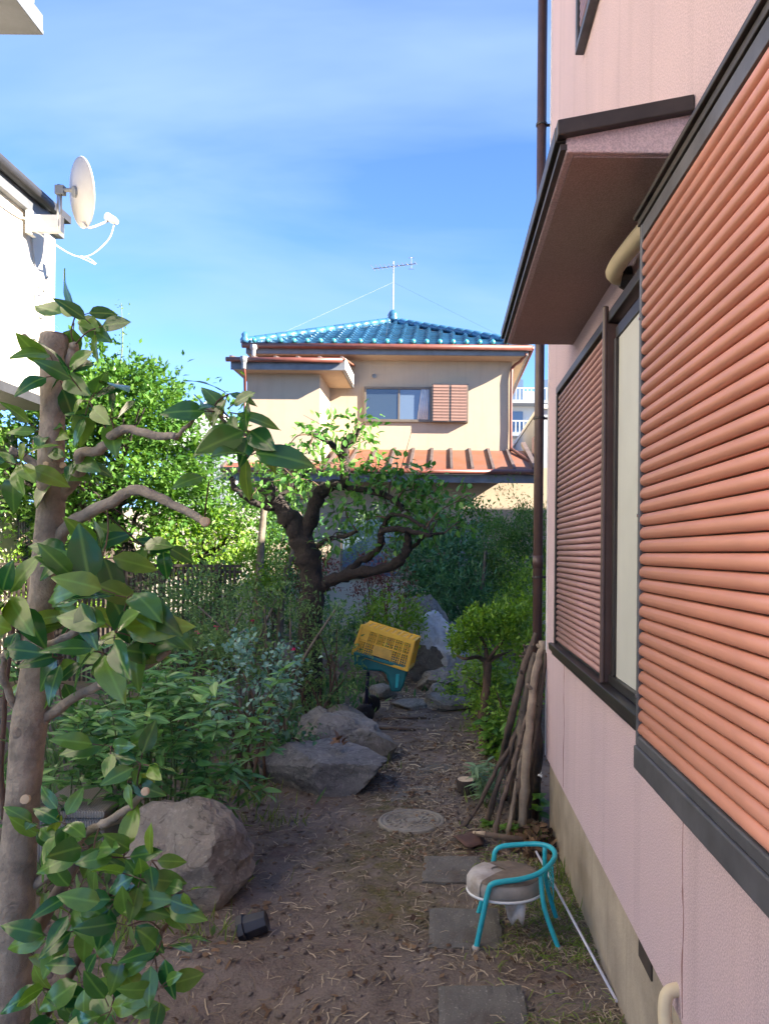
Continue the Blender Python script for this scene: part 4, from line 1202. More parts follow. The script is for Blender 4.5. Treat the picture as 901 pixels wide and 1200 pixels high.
f1 = crate_side('end', 1).build('lattice_end', M['crate'], cr_, local=True)
piece(f1, cr_, (0, 0, 0), (0, 0, math.pi))
mb = MB(); hw, hd = trap(0)
for yy in (-hd, hd): mb.bar((-hw - .012, yy, .01), (hw + .012, yy, .01), .03, .024)
for xx in (-hw, hw): mb.bar((xx, -hd, .01), (xx, hd, .01), .03, .0235)
mb.build('rim', M['crate'], cr_, local=True, bev=.003)
hw, hd = trap(1)
mb = MB(); mb.box(-hw - .008, hw + .008, -hd - .006, hd + .006, chh - .012, chh + .004); mb.box(-hw - .012, hw + .012, -hd - .012, -hd - .007, chh - .03, chh + .012)
mb.box(-hw - .012, hw + .012, hd + .007, hd + .012, chh - .03, chh + .012); base = mb.build('crate_base', M['crate'], cr_, local=True, bev=.003)
for k in range(9):
    for q in range(5):
        x = -hw + (k + .5) * 2 * hw / 9; y = -hd + (q + .5) * 2 * hd / 5
        if k == 0 and q == 0:
            mb = MB(); mb.lathe([(.02, 0), (.02, .006), (.015, .006), (.014, .001)], (0, 0, 0), 8); b0 = mb.build('base_boss', M['crate'], base, local=True); b0.location = (x, y, chh + .003)
        else: piece(b0, base, (x, y, chh + .003))
mb = MB(); mb.box(-.082, .082, -trap(.3)[1] - .012, -trap(.3)[1] - .004, .045, .132); mb.build('name_plate', M['crate_label'], cr_, local=True, bev=.002)
mb = MB(); mb.box(-.082, .080, -trap(.2)[1] - .009, -trap(.2)[1] + .002, .02, .043); mb.build('handle_slot', M['black_plastic'], cr_, local=True)
mb = MB(); mb.box(-hw + .0, -hw + .075, -trap(.75)[1] - .007, -trap(.75)[1] + .003, .15, .245); mb.build('corner_panel', M['crate'], cr_, local=True)

cy0 = CYY - .03
ct = thing('garden_cart', 'teal plastic garden cart on a navy pole with two black wheels', 'cart', P(428, 850, CYY))
poly = [(-2, 0)]
pix = [(415, 763), (414, 779), (417, 785), (447, 787), (452, 790), (455, 799), (458, 811), (463, 811), (469, 811), (473, 803), (477, 789), (479, 782)]
mb = MB(); mb.prism([P(x, y, cy0) for x, y in pix], (0, .34, 0)); tr_ = mb.build('tray', M['cart'], ct); bevel(tr_, .018, 3)
mb = MB()
pa = P(414.5, 765, cy0 - .012); pb = P(480, 784, cy0 - .012)
mb.bar(pa, pb, .03, .03, (0, 0, 1)); mb.bar(pa + Vector((0, .36, 0)), pb + Vector((0, .36, 0)), .03, .03, (0, 0, 1)); mb.build('tray_rim', M['cart'], ct, bev=.008)
mb = MB(); mb.prism([P(x, y, cy0 - .006) for x, y in ((464, 790), (468, 790), (466, 806), (463, 806))], (0, .01, 0)); mb.build('leg_rib', M['teal_paint'], ct)
ax0 = G(427, 848); wc0 = Vector((ax0.x, ax0.y, .088)); wc1 = wc0 + Vector((.02, .42, 0))
pt_ = P(431, 788, CYY + .12)
mb = MB(); mb.tube([pt_, Vector((pt_.x - .02, wc0.y + .22, .09))], .017, 10); mb.tube([wc0, wc1], .012, 8); mb.build('pole', M['navy'], ct, True)
for wc in (wc0, wc1):
    wax = Vector((.30, -.95, .0))
    mb = MB(); mb.lathe([(.05, -.022), (.078, -.022), (.086, -.012), (.086, .012), (.078, .022), (.05, .022)], wc, 28, wax); wh = mb.build('wheel', M['tyre'], ct, True)
    mb = MB(); mb.lathe([(.056, .014), (.056, .018), (.05, .020), (.02, .020), (.018, .03), (.008, .032)], wc, 20, wax); mb.build('hub', M['black_plastic'], wh)
    for k in range(6):
        g = k / 6 * 2 * math.pi
# loose dark sticks on the soil beside the cart
for lab, a, b in (('short black stick lying on the soil beside the cart wheel', (440, 852), (487, 853)), ('flat dark slat lying on the path just beyond the cart wheel', (446, 841), (500, 840))):
    pa = G(*a); pb = G(*b); pa.z = gz(pa.x, pa.y) + .012; pb.z = gz(pb.x, pb.y) + .012
    mb = MB(); mb.tube([pa, pa.lerp(pb, .5) + Vector((0, 0, .006)), pb], [.012, .014, .010], 7, .3); o = mb.build('stick', M['log_dark'], None, True); tag(o, lab, 'stick')

# ------------------------------------------------------------------ rocks
def rock_mat(name, c1, c2, c3, moss=0.0, sc=1.0):
    m, nt, b = new_mat(name)
    b.inputs['Roughness'].default_value = .88
    b.inputs['Specular IOR Level'].default_value = .3
    v = vecmap(nt)
    c = mixrgb(nt, ramp(nt, nz(nt, v, 4 * sc, 7, .65, .4), .32, .68), (*c1, 1), (*c2, 1))
    c = mixrgb(nt, mixrgb(nt, 1.0, ramp(nt, nz(nt, v, 34 * sc, 5, .7), .52, .72), (.6, .6, .6, 1), 'MULTIPLY'), c, (*c3, 1))
    vo = nt.nodes.new('ShaderNodeTexNoise'); vo.inputs['Scale'].default_value = 5 * sc; vo.inputs['Detail'].default_value = 6; vo.inputs['Distortion'].default_value = 1.2
    lk(nt, v, vo.inputs['Vector'])
    crk = ramp(nt, vo.outputs['Fac'], .485, .5, (0, 0, 0, 1), (1, 1, 1, 1)); crk2 = ramp(nt, vo.outputs['Fac'], .5, .515, (1, 1, 1, 1), (0, 0, 0, 1))
    cl = mixrgb(nt, 1.0, crk, crk2, 'MULTIPLY')
    c = mixrgb(nt, mixrgb(nt, 1.0, cl, (.6, .6, .6, 1), 'MULTIPLY'), c, (*tuple(x * .35 for x in c2), 1))
    if moss:
        c = mixrgb(nt, mixrgb(nt, 1.0, ramp(nt, nz(nt, v, 3.5 * sc, 5, .6), .55, .7), (moss, moss, moss, 1), 'MULTIPLY'), c, (.07, .07, .03, 1))
    lk(nt, c, b.inputs['Base Color'])
    n_ = add_bump(nt, b, nz(nt, v, 14 * sc, 7, .7), .7, .03)
    add_bump(nt, b, nz(nt, v, 90 * sc, 5, .7), .5, .006, n_)
    return m
M['rock_brown'] = rock_mat('grey_brown_rock', (.30, .26, .21), (.14, .12, .10), (.44, .39, .33))
M['rock_grey'] = rock_mat('slate_grey_rock', (.23, .225, .22), (.10, .10, .105), (.37, .36, .35))
M['rock_mid'] = rock_mat('weathered_rock', (.29, .27, .24), (.14, .13, .115), (.42, .40, .36), .4)
GR = 'rocks edging the garden path'
rock('boulder', 'big rounded grey-brown boulder behind the pruned foreground tree', (-1.13, 3.38, .09), (.25, .22, .255), 5, M['rock_brown'], .3, .12, None, planes=10, rough=.07)
rock('wedge_rock', 'flat topped slate-grey rock with sharp overhanging edge and a dead leaf on it', (-.735, 5.02, .10), (.36, .27, .20), 21, M['rock_grey'], -.1, .03, GR, planes=9, rough=.035, flat_top=.55)
rock('rock', 'rounded mossy rock directly behind the flat topped one', (-.70, 5.62, .12), (.33, .22, .18), 8, M['rock_mid'], .2, 0, GR, planes=12, rough=.06)
rock('rock', 'small pale cobble behind the mossy rock', (-.98, 6.2, .12), (.16, .13, .12), 13, M['rock_mid'], .8, 0, GR, sub=4)
rock('rock', 'small pale round stone near the cart wheel', (-.82, 6.35, .11), (.17, .14, .13), 14, M['rock_mid'], .1, 0, GR, sub=4)
rock('rock', 'low grey stone under the tail of the teal cart', (-.62, 7.9, .05), (.18, .14, .09), 15, M['rock_mid'], .1, 0, GR, sub=4)
tall = rock('standing_rock', 'upright dark rock with torn plastic sheeting hanging over it', (-.10, 9.1, .28), (.30, .26, .44), 31, M['rock_grey'], .1, .05, None, planes=12, rough=.06)
rock('rock', 'tall smooth grey rock rising behind the plastic covered one', (-.17, 9.75, .36), (.26, .24, .58), 33, M['rock_mid'], .4, -.15, GR, planes=12, rough=.05)
rock('rock', 'dark leaning rock between the covered rock and the topiary', (.12, 9.7, .2), (.24, .2, .42), 34, M['rock_grey'], .9, .35, GR, planes=12, rough=.05)
rock('rock', 'wide low grey rock at the foot of the plastic sheet', (.04, 8.55, .09), (.30, .22, .15), 35, M['rock_mid'], .1, .05, GR, planes=14)
rock('rock', 'small pale stone in front of the wide low rock', (-.03, 7.9, .06), (.12, .1, .08), 36, M['rock_mid'], .4, 0, GR, sub=4)
rock('rock', 'flat stone slab in front of the topiary side rocks', (.10, 7.45, .05), (.26, .16, .08), 37, M['rock_mid'], -.1, .06, GR, planes=14, flat_top=.7, sub=4)
rock('rock', 'dark rock beside the topiary trunk', (.30, 7.9, .1), (.16, .18, .17), 38, M['rock_grey'], .5, .1, GR, sub=4)
rock('rock', 'dark blocky rock behind the topiary trunk', (.33, 8.6, .12), (.2, .2, .2), 39, M['rock_grey'], .2, .1, GR, sub=4)
for lab, px, py, w_, d_, sd_ in (('flat flagstone in the path beside the cart', 484, 827, .30, .30, 3), ('thin broken flagstone in the path in front of the stone slab', 515, 829, .22, .22, 6)):
    c = G(px, py); me = rock_mesh('flagstone', (w_ * .62, d_ * .6, .05), sd_, planes=10, rough=.03, sub=4, flat_top=.5)
    o = link('flagstone', me, M['rock_mid'], None, True); o.location = (c.x, c.y, .005); tag(o, lab, 'flagstone', 'flagstones of the far path')
# plastic sheet over the standing rock
def sheet():
    src = rock_mesh('sheet_src', (.30, .26, .44), 31, planes=12, rough=.06)
    src.transform(Matrix.Rotation(.1, 4, 'Z') @ Matrix.Rotation(.05, 4, 'Y'))
    bm = bmesh.new(); bm.from_mesh(src)
    kill = []
    for v in bm.verts:
        d = v.co.copy(); n = d.normalized()
        edge = .05 * mnoise.noise(Vector((d.x * 14, d.z * 9, 3)))
        fold = .03 * abs(math.sin(d.x * 34 + d.z * 7 + 3 * mnoise.noise(d * 7))) + .022 * abs(mnoise.noise(d * 11))
        side = d.x + .30 * (d.z - .02) * .9
        keep = (d.z > .12 + edge) or (d.x + edge * 1.5 > .07 - .25 * (d.z) and d.z > -.33 + edge)
        v.co = v.co + Vector((n.x, n.y, n.z * .4)) * (.010 + fold * (1.5 if d.z < .1 else 1))
        if d.x > .1 and d.z < .15: v.co.x += .12 * (.15 - d.z); v.co.y -= .03
        if not keep: kill.append(v)
    bmesh.ops.delete(bm, geom=kill, context='VERTS')
    me = bpy.data.meshes.new('plastic_sheet'); bm.to_mesh(me); bm.free()
    me.polygons.foreach_set('use_smooth', [True] * len(me.polygons))
    m, nt, b = new_mat('plastic_film')
    v = vecmap(nt)
    lk(nt, mixrgb(nt, ramp(nt, nz(nt, v, 9, 5, .6, 1.0), .35, .7), (.58, .60, .64, 1), (.30, .31, .34, 1)), b.inputs['Base Color'])
    b.inputs['Roughness'].default_value = .28
    add_bump(nt, b, nz(nt, v, 22, 5, .7, 1.5), .8, .03)
    o = link('plastic_sheet', me, m, None, True); o.location = tall.location
    tag(o, 'torn translucent white plastic sheet draped over the upright rock', 'sheet')
sheet()
# dead leaf on the wedge rock
M['dead'] = mat('dead_leaf', (.24, .13, .07), .8, .4, 20, .3, 60, .002)
dl_ = P(398, 866, 4.98)
vs = []; fs = []
for k in range(9):
    g = k * .7; c = np.array([[dl_.x + .02 * math.cos(g), 4.98 + .02 * math.sin(g), .245 + .006 * k]])
    v, f = leaf_geo(c, np.array([[math.cos(g * 2), math.sin(g * 2), .4]]), .075, .05, False)
    vs.append((v, f))
v, f = cat_geo(vs); o = link('dead_leaf', tri_mesh('dead_leaf', v, f), M['dead']); tag(o, 'curled brown dead leaf lying on the flat topped rock', 'leaf')
# woven grey basket behind the trunk
def weave_mat():
    m, nt, b = new_mat('grey_weave')
    b.inputs['Roughness'].default_value = .8
    v = vecmap(nt)
    w1 = nt.nodes.new('ShaderNodeTexWave'); w1.inputs['Scale'].default_value = 26; w1.bands_direction = 'X'; lk(nt, v, w1.inputs[0])
    w2 = nt.nodes.new('ShaderNodeTexWave'); w2.inputs['Scale'].default_value = 26; w2.bands_direction = 'Y'; lk(nt, v, w2.inputs[0])
    f = mixrgb(nt, 1.0, w1.outputs[0], w2.outputs[0], 'DIFFERENCE')
    lk(nt, mixrgb(nt, f, (.24, .21, .18, 1), (.42, .38, .33, 1)), b.inputs['Base Color'])
    add_bump(nt, b, f, .9, .006)
    return m
M['weave'] = weave_mat()
bk = thing('woven_basket', 'grey woven basket half hidden behind the foreground trunk', 'basket', (-1.72, 3.75, 0))
mb = MB(); mb.prism([(-1.90, 3.55, -.02), (-1.54, 3.55, -.02), (-1.56, 3.55, .26), (-1.88, 3.55, .26)], (0, .36, .0)); mb.build('body', M['weave'], bk, bev=.02)
mb = MB(); mb.box(-1.90, -1.54, 3.53, 3.93, .262, .30); mb.build('lid', M['weave'], bk, bev=.012)

# fence
M['fence'] = mat('dark_fence', (.055, .042, .034), .6, .3, 8, .15, 60, .002, objrand=.15)
FYY = 8.2; fx0, fx1 = X_(-40, FYY), X_(283, FYY); ftop = Z_(664, FYY)
fn = thing('slat_fence', 'low dark brown vertical slat fence behind the left planting', 'fence', (fx0, FYY, 0))
s0 = None
nsl = int((fx1 - fx0) / .05)
for k in range(nsl):
    x = (k + .5) * .05
    if s0 is None:
        mb = MB(); mb.box(-.012, .012, -.008, .008, .1, ftop - .03); s0 = mb.build('slat', M['fence'], fn, local=True); s0.location = (x, 0, 0)
    else: piece(s0, fn, (x, 0, 0))
for z in (.25, ftop - .09, ftop - .029):
    mb = MB(); mb.box(fx0, fx1, FYY + .009 if z < ftop - .05 else FYY - .016, FYY + .035 if z < ftop - .05 else FYY + .016, z, z + .03); mb.build('rail', M['fence'], fn)
for x in (fx0 + .02, X_(60, FYY), X_(192, FYY), X_(256, FYY)):
    mb = MB(); mb.box(x - .022, x + .022, FYY - .03, FYY - .0165, -.05, ftop + .01); mb.build('post', M['fence'], fn)
# pale garden wall glimpsed at the back
gw = thing('garden_wall', 'pale rendered low wall at the far end of the garden behind the shrubs', 'wall', (-1, 14.2, 0))
mb = MB(); mb.box(-8, 3.2, 14.1, 14.25, -.1, 1.0); mb.build('panel', M['white_stucco'], gw)
mb = MB(); mb.box(-8, 3.2, 14.07, 14.28, 1.001, 1.06); mb.build('coping', M['concrete'], gw)
lw = thing('rendered_wall', 'grey-white rendered wall seen beneath the round tree', 'wall', (-4, 12.6, 0))
mb = MB(); mb.box(-5.2, -3.0, 12.5, 12.65, -.1, 2.2); mb.build('panel', M['white_stucco'], lw)

# ================================================================== plants
LM = dict(
    camellia=leaf_mat('camellia_leaf', (.028, .12, .036), (.13, .27, .045), .2, .30, .6, True, (.20, .32, .05)),
    shrub=leaf_mat('bright_shrub_leaf', (0.078, 0.221, 0.065), (0.169, 0.351, 0.098), .4, .3, .4, True, (0.221, 0.377, 0.078)),
    shrub_s=leaf_mat('bright_shrub_leaf_mass', (0.078, 0.221, 0.065), (0.169, 0.351, 0.098), .4, .3, .4),
    plum=leaf_mat('plum_leaf', (0.07, 0.205, 0.042), (0.165, 0.35, 0.078), .42, .35, .4),
    tree=leaf_mat('round_tree_leaf', (0.055, 0.154, 0.028), (0.132, 0.264, 0.050), .4, .32, .35),
    azalea=leaf_mat('azalea_leaf', (0.098, 0.195, 0.065), (0.208, 0.338, 0.111), .5, .3, .3),
    silver=leaf_mat('silver_leaf', (0.130, 0.286, 0.208), (0.286, 0.455, 0.364), .45, .22, .4),
    dark=leaf_mat('dark_evergreen_leaf', (0.058, 0.165, 0.066), (0.135, 0.29, 0.105), .35, .25, .45),
    conifer=leaf_mat('conifer_leaf', (0.078, 0.182, 0.046), (0.169, 0.305, 0.078), .6, .25, .2),
    lime=leaf_mat('lime_leaf', (0.130, 0.273, 0.039), (0.273, 0.442, 0.065), .45, .35, .35),
    red=leaf_mat('red_maple_leaf', (.12, .035, .025), (.26, .09, .06), .5, .3, .3),
    topiary=leaf_mat('topiary_leaf', (0.117, 0.260, 0.033), (0.247, 0.416, 0.052), .42, .3, .35),
    grass=leaf_mat('grass_blade', (0.117, 0.195, 0.039), (0.260, 0.338, 0.078), .55, .3, .3),
    pink=leaf_mat('azalea_flower', (.55, .03, .12), (.75, .12, .25), .5, .3, .3),
)
def crown(name, parent, mt, pts, dirs, L, Wd, lite=True, rnd=.8, kind=True):
    v, f = leaf_geo(pts, dirs, L, Wd, lite, rnd)
    o = link(name, tri_mesh(name, v, f), mt, parent)
    if kind: o['kind'] = 'stuff'
    return o

# ---------------------------------------------------------------- foreground camellia
def leaf_mesh(name, L=.1, Wd=.046, droop=.18, fold=.16):
    vs = []; fs = []; n = 6
    for i in range(n + 1):
        t = i / n
        w = Wd * .5 * (math.sin(math.pi * min(1, t ** .8)) ** .75) * (1 - .25 * t) * 1.12
        if i == 0: w = .002
        if i == n: w = .001
        z0 = -droop * L * t * t
        for s_ in (-1, -.5, 0, .5, 1):
            vs.append((t * L, s_ * w, z0 + .004 * L / .1 * math.sin(t * 9 + s_ * 2) * abs(s_) * .5 + fold * abs(s_) * w * 2 * .5 + (.0 if abs(s_) < 1 else -.001)))
    for i in range(n):
        for j in range(4): fs.append((i * 5 + j, i * 5 + j + 1, (i + 1) * 5 + j + 1, (i + 1) * 5 + j))
    me = bpy.data.meshes.new(name); me.from_pydata(vs, [], fs)
    me.polygons.foreach_set('use_smooth', [True] * len(me.polygons))
    return me
TY = 1.62
tree = thing('camellia_tree', 'pruned camellia tree with sawn-off trunk and large glossy leaves in the foreground', 'tree', (P(-22, 1480, TY).x, TY, 0))
trunk_px = [(-22, 1500, 60), (-6, 1330, 54), (8, 1195, 47), (17, 1110, 43), (24, 1020, 40), (32, 900, 37), (36, 840, 39), (43, 760, 33), (48, 700, 33), (57, 610, 32), (61, 545, 29), (65, 480, 28), (66, 430, 29), (66, 412, 33), (67, 395, 30)]
tp = []
for x, y, w in trunk_px:
    q = P(x, y, TY); tp.append((q.x, TY + .012 * math.sin(y / 90), q.z, w * TY / F / 2))
tp = spline(tp, 5)
mb = MB(); mb.tube([q[:3] for q in tp], [q[3] * (1 + .05 * mnoise.noise(Vector((q[2] * 12, 1, 2)))) for q in tp], 18, .09); trk = mb.build('trunk', M['bark'], tree, True)
mb = MB(); tq = tp[-1]; mb.lathe([(tq[3] * .93, .0), (tq[3] * .9, .004), (tq[3] * .5, .006), (.003, .003)], (tq[0], tq[1], tq[2] - .001), 14); mb.build('sawn_top', M['old_wood'], trk)
def limb(pix, wid, Ys=None, nm='limb', mt='bark'):
    pts = []
    for i, (x, y) in enumerate(pix):
        Yv = TY - .030 * max(0, i - 1) if Ys is None else Ys[i]
        q = P(x, y, Yv); pts.append((q.x, q.y, q.z, (wid[0] + (wid[1] - wid[0]) * i / max(1, len(pix) - 1)) * Yv / F / 2))
    s_ = spline(pts, 5)
    s_ = [(q[0] + random.gauss(0, .0008), q[1] + random.gauss(0, .0015), q[2] + random.gauss(0, .0008), q[3] * random.uniform(.93, 1.09)) for q in s_]
    m_ = MB(); m_.tube([q[:3] for q in s_], [q[3] for q in s_], 10, .12)
    m_.build(nm, M[mt], tree, True)
    return [Vector(q[:3]) for q in s_]
LIMBS = []
LIMBS.append(limb([(62, 590), (78, 574), (95, 553), (94, 532), (118, 527), (132, 511), (149, 503), (180, 510), (207, 511)], (14, 9)))
LIMBS.append(limb([(64, 640), (76, 622), (93, 607), (133, 587), (160, 574), (185, 583), (212, 596), (240, 611)], (16, 9)))
LIMBS.append(limb([(50, 845), (60, 836), (93, 815), (133, 797), (167, 783), (197, 763)], (14, 8)))
LIMBS.append(limb([(42, 765), (17, 757), (3, 780), (8, 805), (22, 832)], (8, 9), [TY, TY - .05, TY - .05, TY - .03, TY]))
LIMBS.append(limb([(17, 757), (57, 756), (93, 738)], (10, 9), [TY - .05, TY - .07, TY - .09]))
LIMBS.append(limb([(26, 1052), (36, 1042), (75, 1008), (100, 977), (125, 966), (151, 957)], (14, 9)))
LIMBS.append(limb([(118, 968), (140, 955), (170, 928)], (11, 8), [TY - .12, TY - .13, TY - .15]))
LIMBS.append(limb([(28, 1120), (45, 1088), (70, 1045), (94, 1004), (110, 985)], (17, 12), [TY + .02, TY + .06, TY + .08, TY + .08, TY + .05], mt='grey_bark'))
LIMBS.append(limb([(62, 432), (48, 418), (27, 396)], (15, 11)))
LIMBS.append(limb([(57, 560), (40, 543), (13, 527)], (12, 8)))
LIMBS.append(limb([(80, 430), (86, 415), (88, 405)], (14, 11), [TY, TY - .01, TY - .01]))
LIMBS.append(limb([(207, 511), (225, 495), (241, 478), (262, 492), (285, 508), (305, 520)], (4.5, 3), [TY - .28] * 6))
LIMBS.append(limb([(12, 1260), (60, 1180), (95, 1120), (120, 1060), (150, 1030)], (12, 5), [TY - .1] * 5, mt='red_bark'))
LIMBS.append(limb([(40, 1280), (90, 1200), (140, 1140), (185, 1100), (205, 1060)], (9, 4), [TY - .15] * 5, mt='red_bark'))
LIMBS.append(limb([(5, 960), (2, 900), (5, 840), (12, 760), (22, 700)], (7, 4), [TY + .2] * 5, mt='red_bark'))
# pale pruning scars
for x, y, r_ in ((50, 543, 3.2), (64, 543, 3.6), (27, 938, 5.5), (93, 735, 4), (118, 802, 3), (60, 730, 9), (16, 860, 6), (240, 611, 5), (170, 928, 4)):
    q = P(x, y, TY - .045 - (.0 if x < 70 else .15 if x > 150 else .06)); rr_ = r_ * TY / F
    if x < 70:
        k = min(tp, key=lambda s: abs(s[2] - q.z)); off = q.x - k[0]; q.y = k[1] - math.sqrt(max(1e-5, k[3] ** 2 - min(off * off, k[3] ** 2 * .9))) - .0015
    mb = MB(); mb.lathe([(rr_ * 1.1, -.006), (rr_, .001), (rr_ * .6, .002), (.0008, .002)], q, 10, (.15, -1, .1)); mb.build('pruning_scar', M['cut_wood' if r_ < 5.6 else 'bark'], tree)
LEAF = [leaf_mesh('leaf', .1, .054, .20, .14), leaf_mesh('leaf', .1, .057, .36, .08), leaf_mesh('leaf', .1, .049, .12, .22)]
for me in LEAF: me.materials.append(LM['camellia'])
lroot = tree.location.copy()
nleaf = 0
def put_leaf(p, d, L, upv):
    global nleaf
    d = d.normalized(); sd_ = upv.cross(d)
    if sd_.length < 1e-3: sd_ = Vector((1, 0, 0))
    sd_.normalize(); n_ = d.cross(sd_)
    R = Matrix((d, sd_, n_)).transposed()
    o = bpy.data.objects.new('leaf', random.choice(LEAF)); COL.objects.link(o)
    o.parent = tree; o.location = p - lroot; o.rotation_euler = R.to_euler()
    s_ = L / .1; o.scale = (s_, s_ * random.uniform(.85, 1.1), s_)
    nleaf += 1
twigs = MB()
def cluster(px, py, Yv, n, spread, Lpx, anchor=None, down=.25):
    c = P(px, py, Yv)
    if anchor is not None:
        best = None
        for l in LIMBS + [[Vector(q[:3]) for q in tp]]:
            for q in l:
                dd = (q - c).length
                if best is None or dd < best[0]: best = (dd, q)
        q = best[1]; mid = q.lerp(c, .5) + Vector((random.gauss(0, .006), random.gauss(0, .006), random.gauss(0, .006)))
        twigs.tube(spline([q, mid, c], 3), .0016, 5)
    sp_ = spread * Yv / F
    for k in range(n):
        g = k * 2.4 + random.uniform(-.5, .5)
        off = Vector((math.cos(g), random.uniform(-.9, .5), math.sin(g) * .8 + .1))
        rr_ = random.uniform(.05, .75)
        p = c + off * sp_ * rr_
        d = (off + Vector((random.gauss(0, .3), random.gauss(0, .3) - .15, random.gauss(0, .3) - down)))
        up_ = Vector((random.gauss(0, .5), random.gauss(-.95, .55), random.uniform(.2, 1.0)))
        twigs.tube([c + off * sp_ * max(0, rr_ - .3) * .8, p], .0011, 4, caps=False)
        put_leaf(p, d, Lpx * Yv / F * random.uniform(.75, 1.15), up_)
# px, py, Y, count, spread, leaf length
CL = [(88, 372, 1.60, 7, 24, 42), (112, 385, 1.55, 3, 15, 38), (70, 440, 1.58, 8, 38, 46), (105, 470, 1.50, 9, 45, 48), (130, 490, 1.52, 4, 25, 44), (48, 505, 1.62, 6, 28, 40), (20, 545, 1.52, 9, 34, 46), (60, 560, 1.62, 3, 22, 40), (85, 540, 1.58, 4, 25, 36),
      (262, 482, 1.34, 7, 28, 46), (290, 505, 1.30, 6, 22, 58), (248, 498, 1.36, 4, 20, 40), (290, 535, 1.28, 3, 18, 62), (245, 565, 1.38, 2, 14, 36), (268, 462, 1.34, 3, 16, 38),
      (120, 655, 1.50, 7, 34, 54), (105, 690, 1.42, 7, 34, 66), (150, 700, 1.40, 6, 34, 68), (135, 740, 1.38, 4, 24, 66), (90, 650, 1.60, 6, 30, 46), (180, 735, 1.46, 4, 26, 48), (168, 640, 1.66, 4, 24, 40), (190, 640, 1.7, 3, 18, 34),
      (10, 700, 1.50, 8, 30, 52), (20, 740, 1.56, 5, 24, 44), (5, 760, 1.45, 3, 18, 44), (75, 770, 1.56, 5, 28, 44), (120, 765, 1.46, 6, 34, 54), (160, 755, 1.5, 5, 28, 50), (70, 800, 1.62, 4, 24, 40), (95, 720, 1.6, 3, 24, 44),
      (130, 875, 1.46, 5, 30, 44), (165, 895, 1.44, 6, 26, 40), (150, 915, 1.48, 4, 22, 38), (18, 880, 1.7, 4, 24, 40), (10, 820, 1.7, 4, 24, 40),
      (75, 965, 1.52, 6, 28, 44), (60, 985, 1.58, 4, 24, 40), (110, 1000, 1.46, 7, 34, 50), (145, 1005, 1.44, 7, 32, 46), (90, 1050, 1.48, 6, 34, 54), (135, 1055, 1.42, 6, 32, 50), (165, 1030, 1.4, 5, 28, 46), (100, 1085, 1.46, 5, 34, 54), (70, 1100, 1.52, 5, 30, 44), (150, 1085, 1.42, 4, 28, 46), (190, 1060, 1.42, 4, 22, 40), (185, 1115, 1.4, 7, 34, 44), (140, 1130, 1.42, 6, 32, 46), (100, 1150, 1.44, 6, 34, 48), (60, 1160, 1.5, 6, 32, 48), (185, 1160, 1.38, 5, 26, 40), (130, 1185, 1.38, 6, 34, 50), (75, 1205, 1.4, 5, 32, 56), (40, 1120, 1.56, 4, 24, 40), (215, 1045, 1.4, 3, 14, 34), (40, 970, 1.56, 4, 20, 34), (178, 1008, 1.42, 3, 16, 40)]
for a in CL: cluster(*a, anchor=True)
twigs.build('twig', M['red_bark'], tree, True)
tw_o = [o for o in tree.children if o.name.startswith('twig')][0]; tw_o['kind'] = 'stuff'
print('camellia leaves', nleaf)

# ---------------------------------------------------------------- broad leafy shrub behind the trunk
NL = leaf_mesh('leaf', .1, .030, .22, .14); NL.materials.append(LM['shrub'])
sh = thing('leafy_shrub', 'bright green leafy shrub with pointed leaves spilling over the boulder', 'shrub', (-1.5, 4.0, 0))
rr = random.Random(5); stems = MB(); spots = []
for k in range(64):
    bx_ = rr.uniform(-2.0, -1.15); by_ = rr.uniform(3.55, 4.5)
    ang = rr.uniform(0, 6.28); lean = rr.uniform(.1, .55); hgt = rr.uniform(.45, .98) * (1 - .25 * max(0, (bx_ + 1.5)))
    tx = bx_ + math.cos(ang) * lean * .6 + .10; ty = by_ + math.sin(ang) * lean * .5 - .10
    pts = spline([(bx_, by_, 0), (bx_ * .7 + tx * .3, by_ * .7 + ty * .3, hgt * .55), (tx, ty, hgt)], 5)
    stems.tube(pts, [.005 - .003 * i / len(pts) for i in range(len(pts))], 5, caps=False)
    for i in range(4, len(pts)):
        d0 = Vector(pts[i]) - Vector(pts[i - 1])
        for q in range(5 if i > 7 else 3):
            g = q * 1.26 + i * .6 + rr.uniform(-.3, .3)
            spots.append((Vector(pts[i]) + Vector((rr.gauss(0, .012), rr.gauss(0, .012), rr.gauss(0, .012))), Vector((math.cos(g), math.sin(g), rr.uniform(-.45, .35))) + d0.normalized() * .3, rr.uniform(.07, .125)))
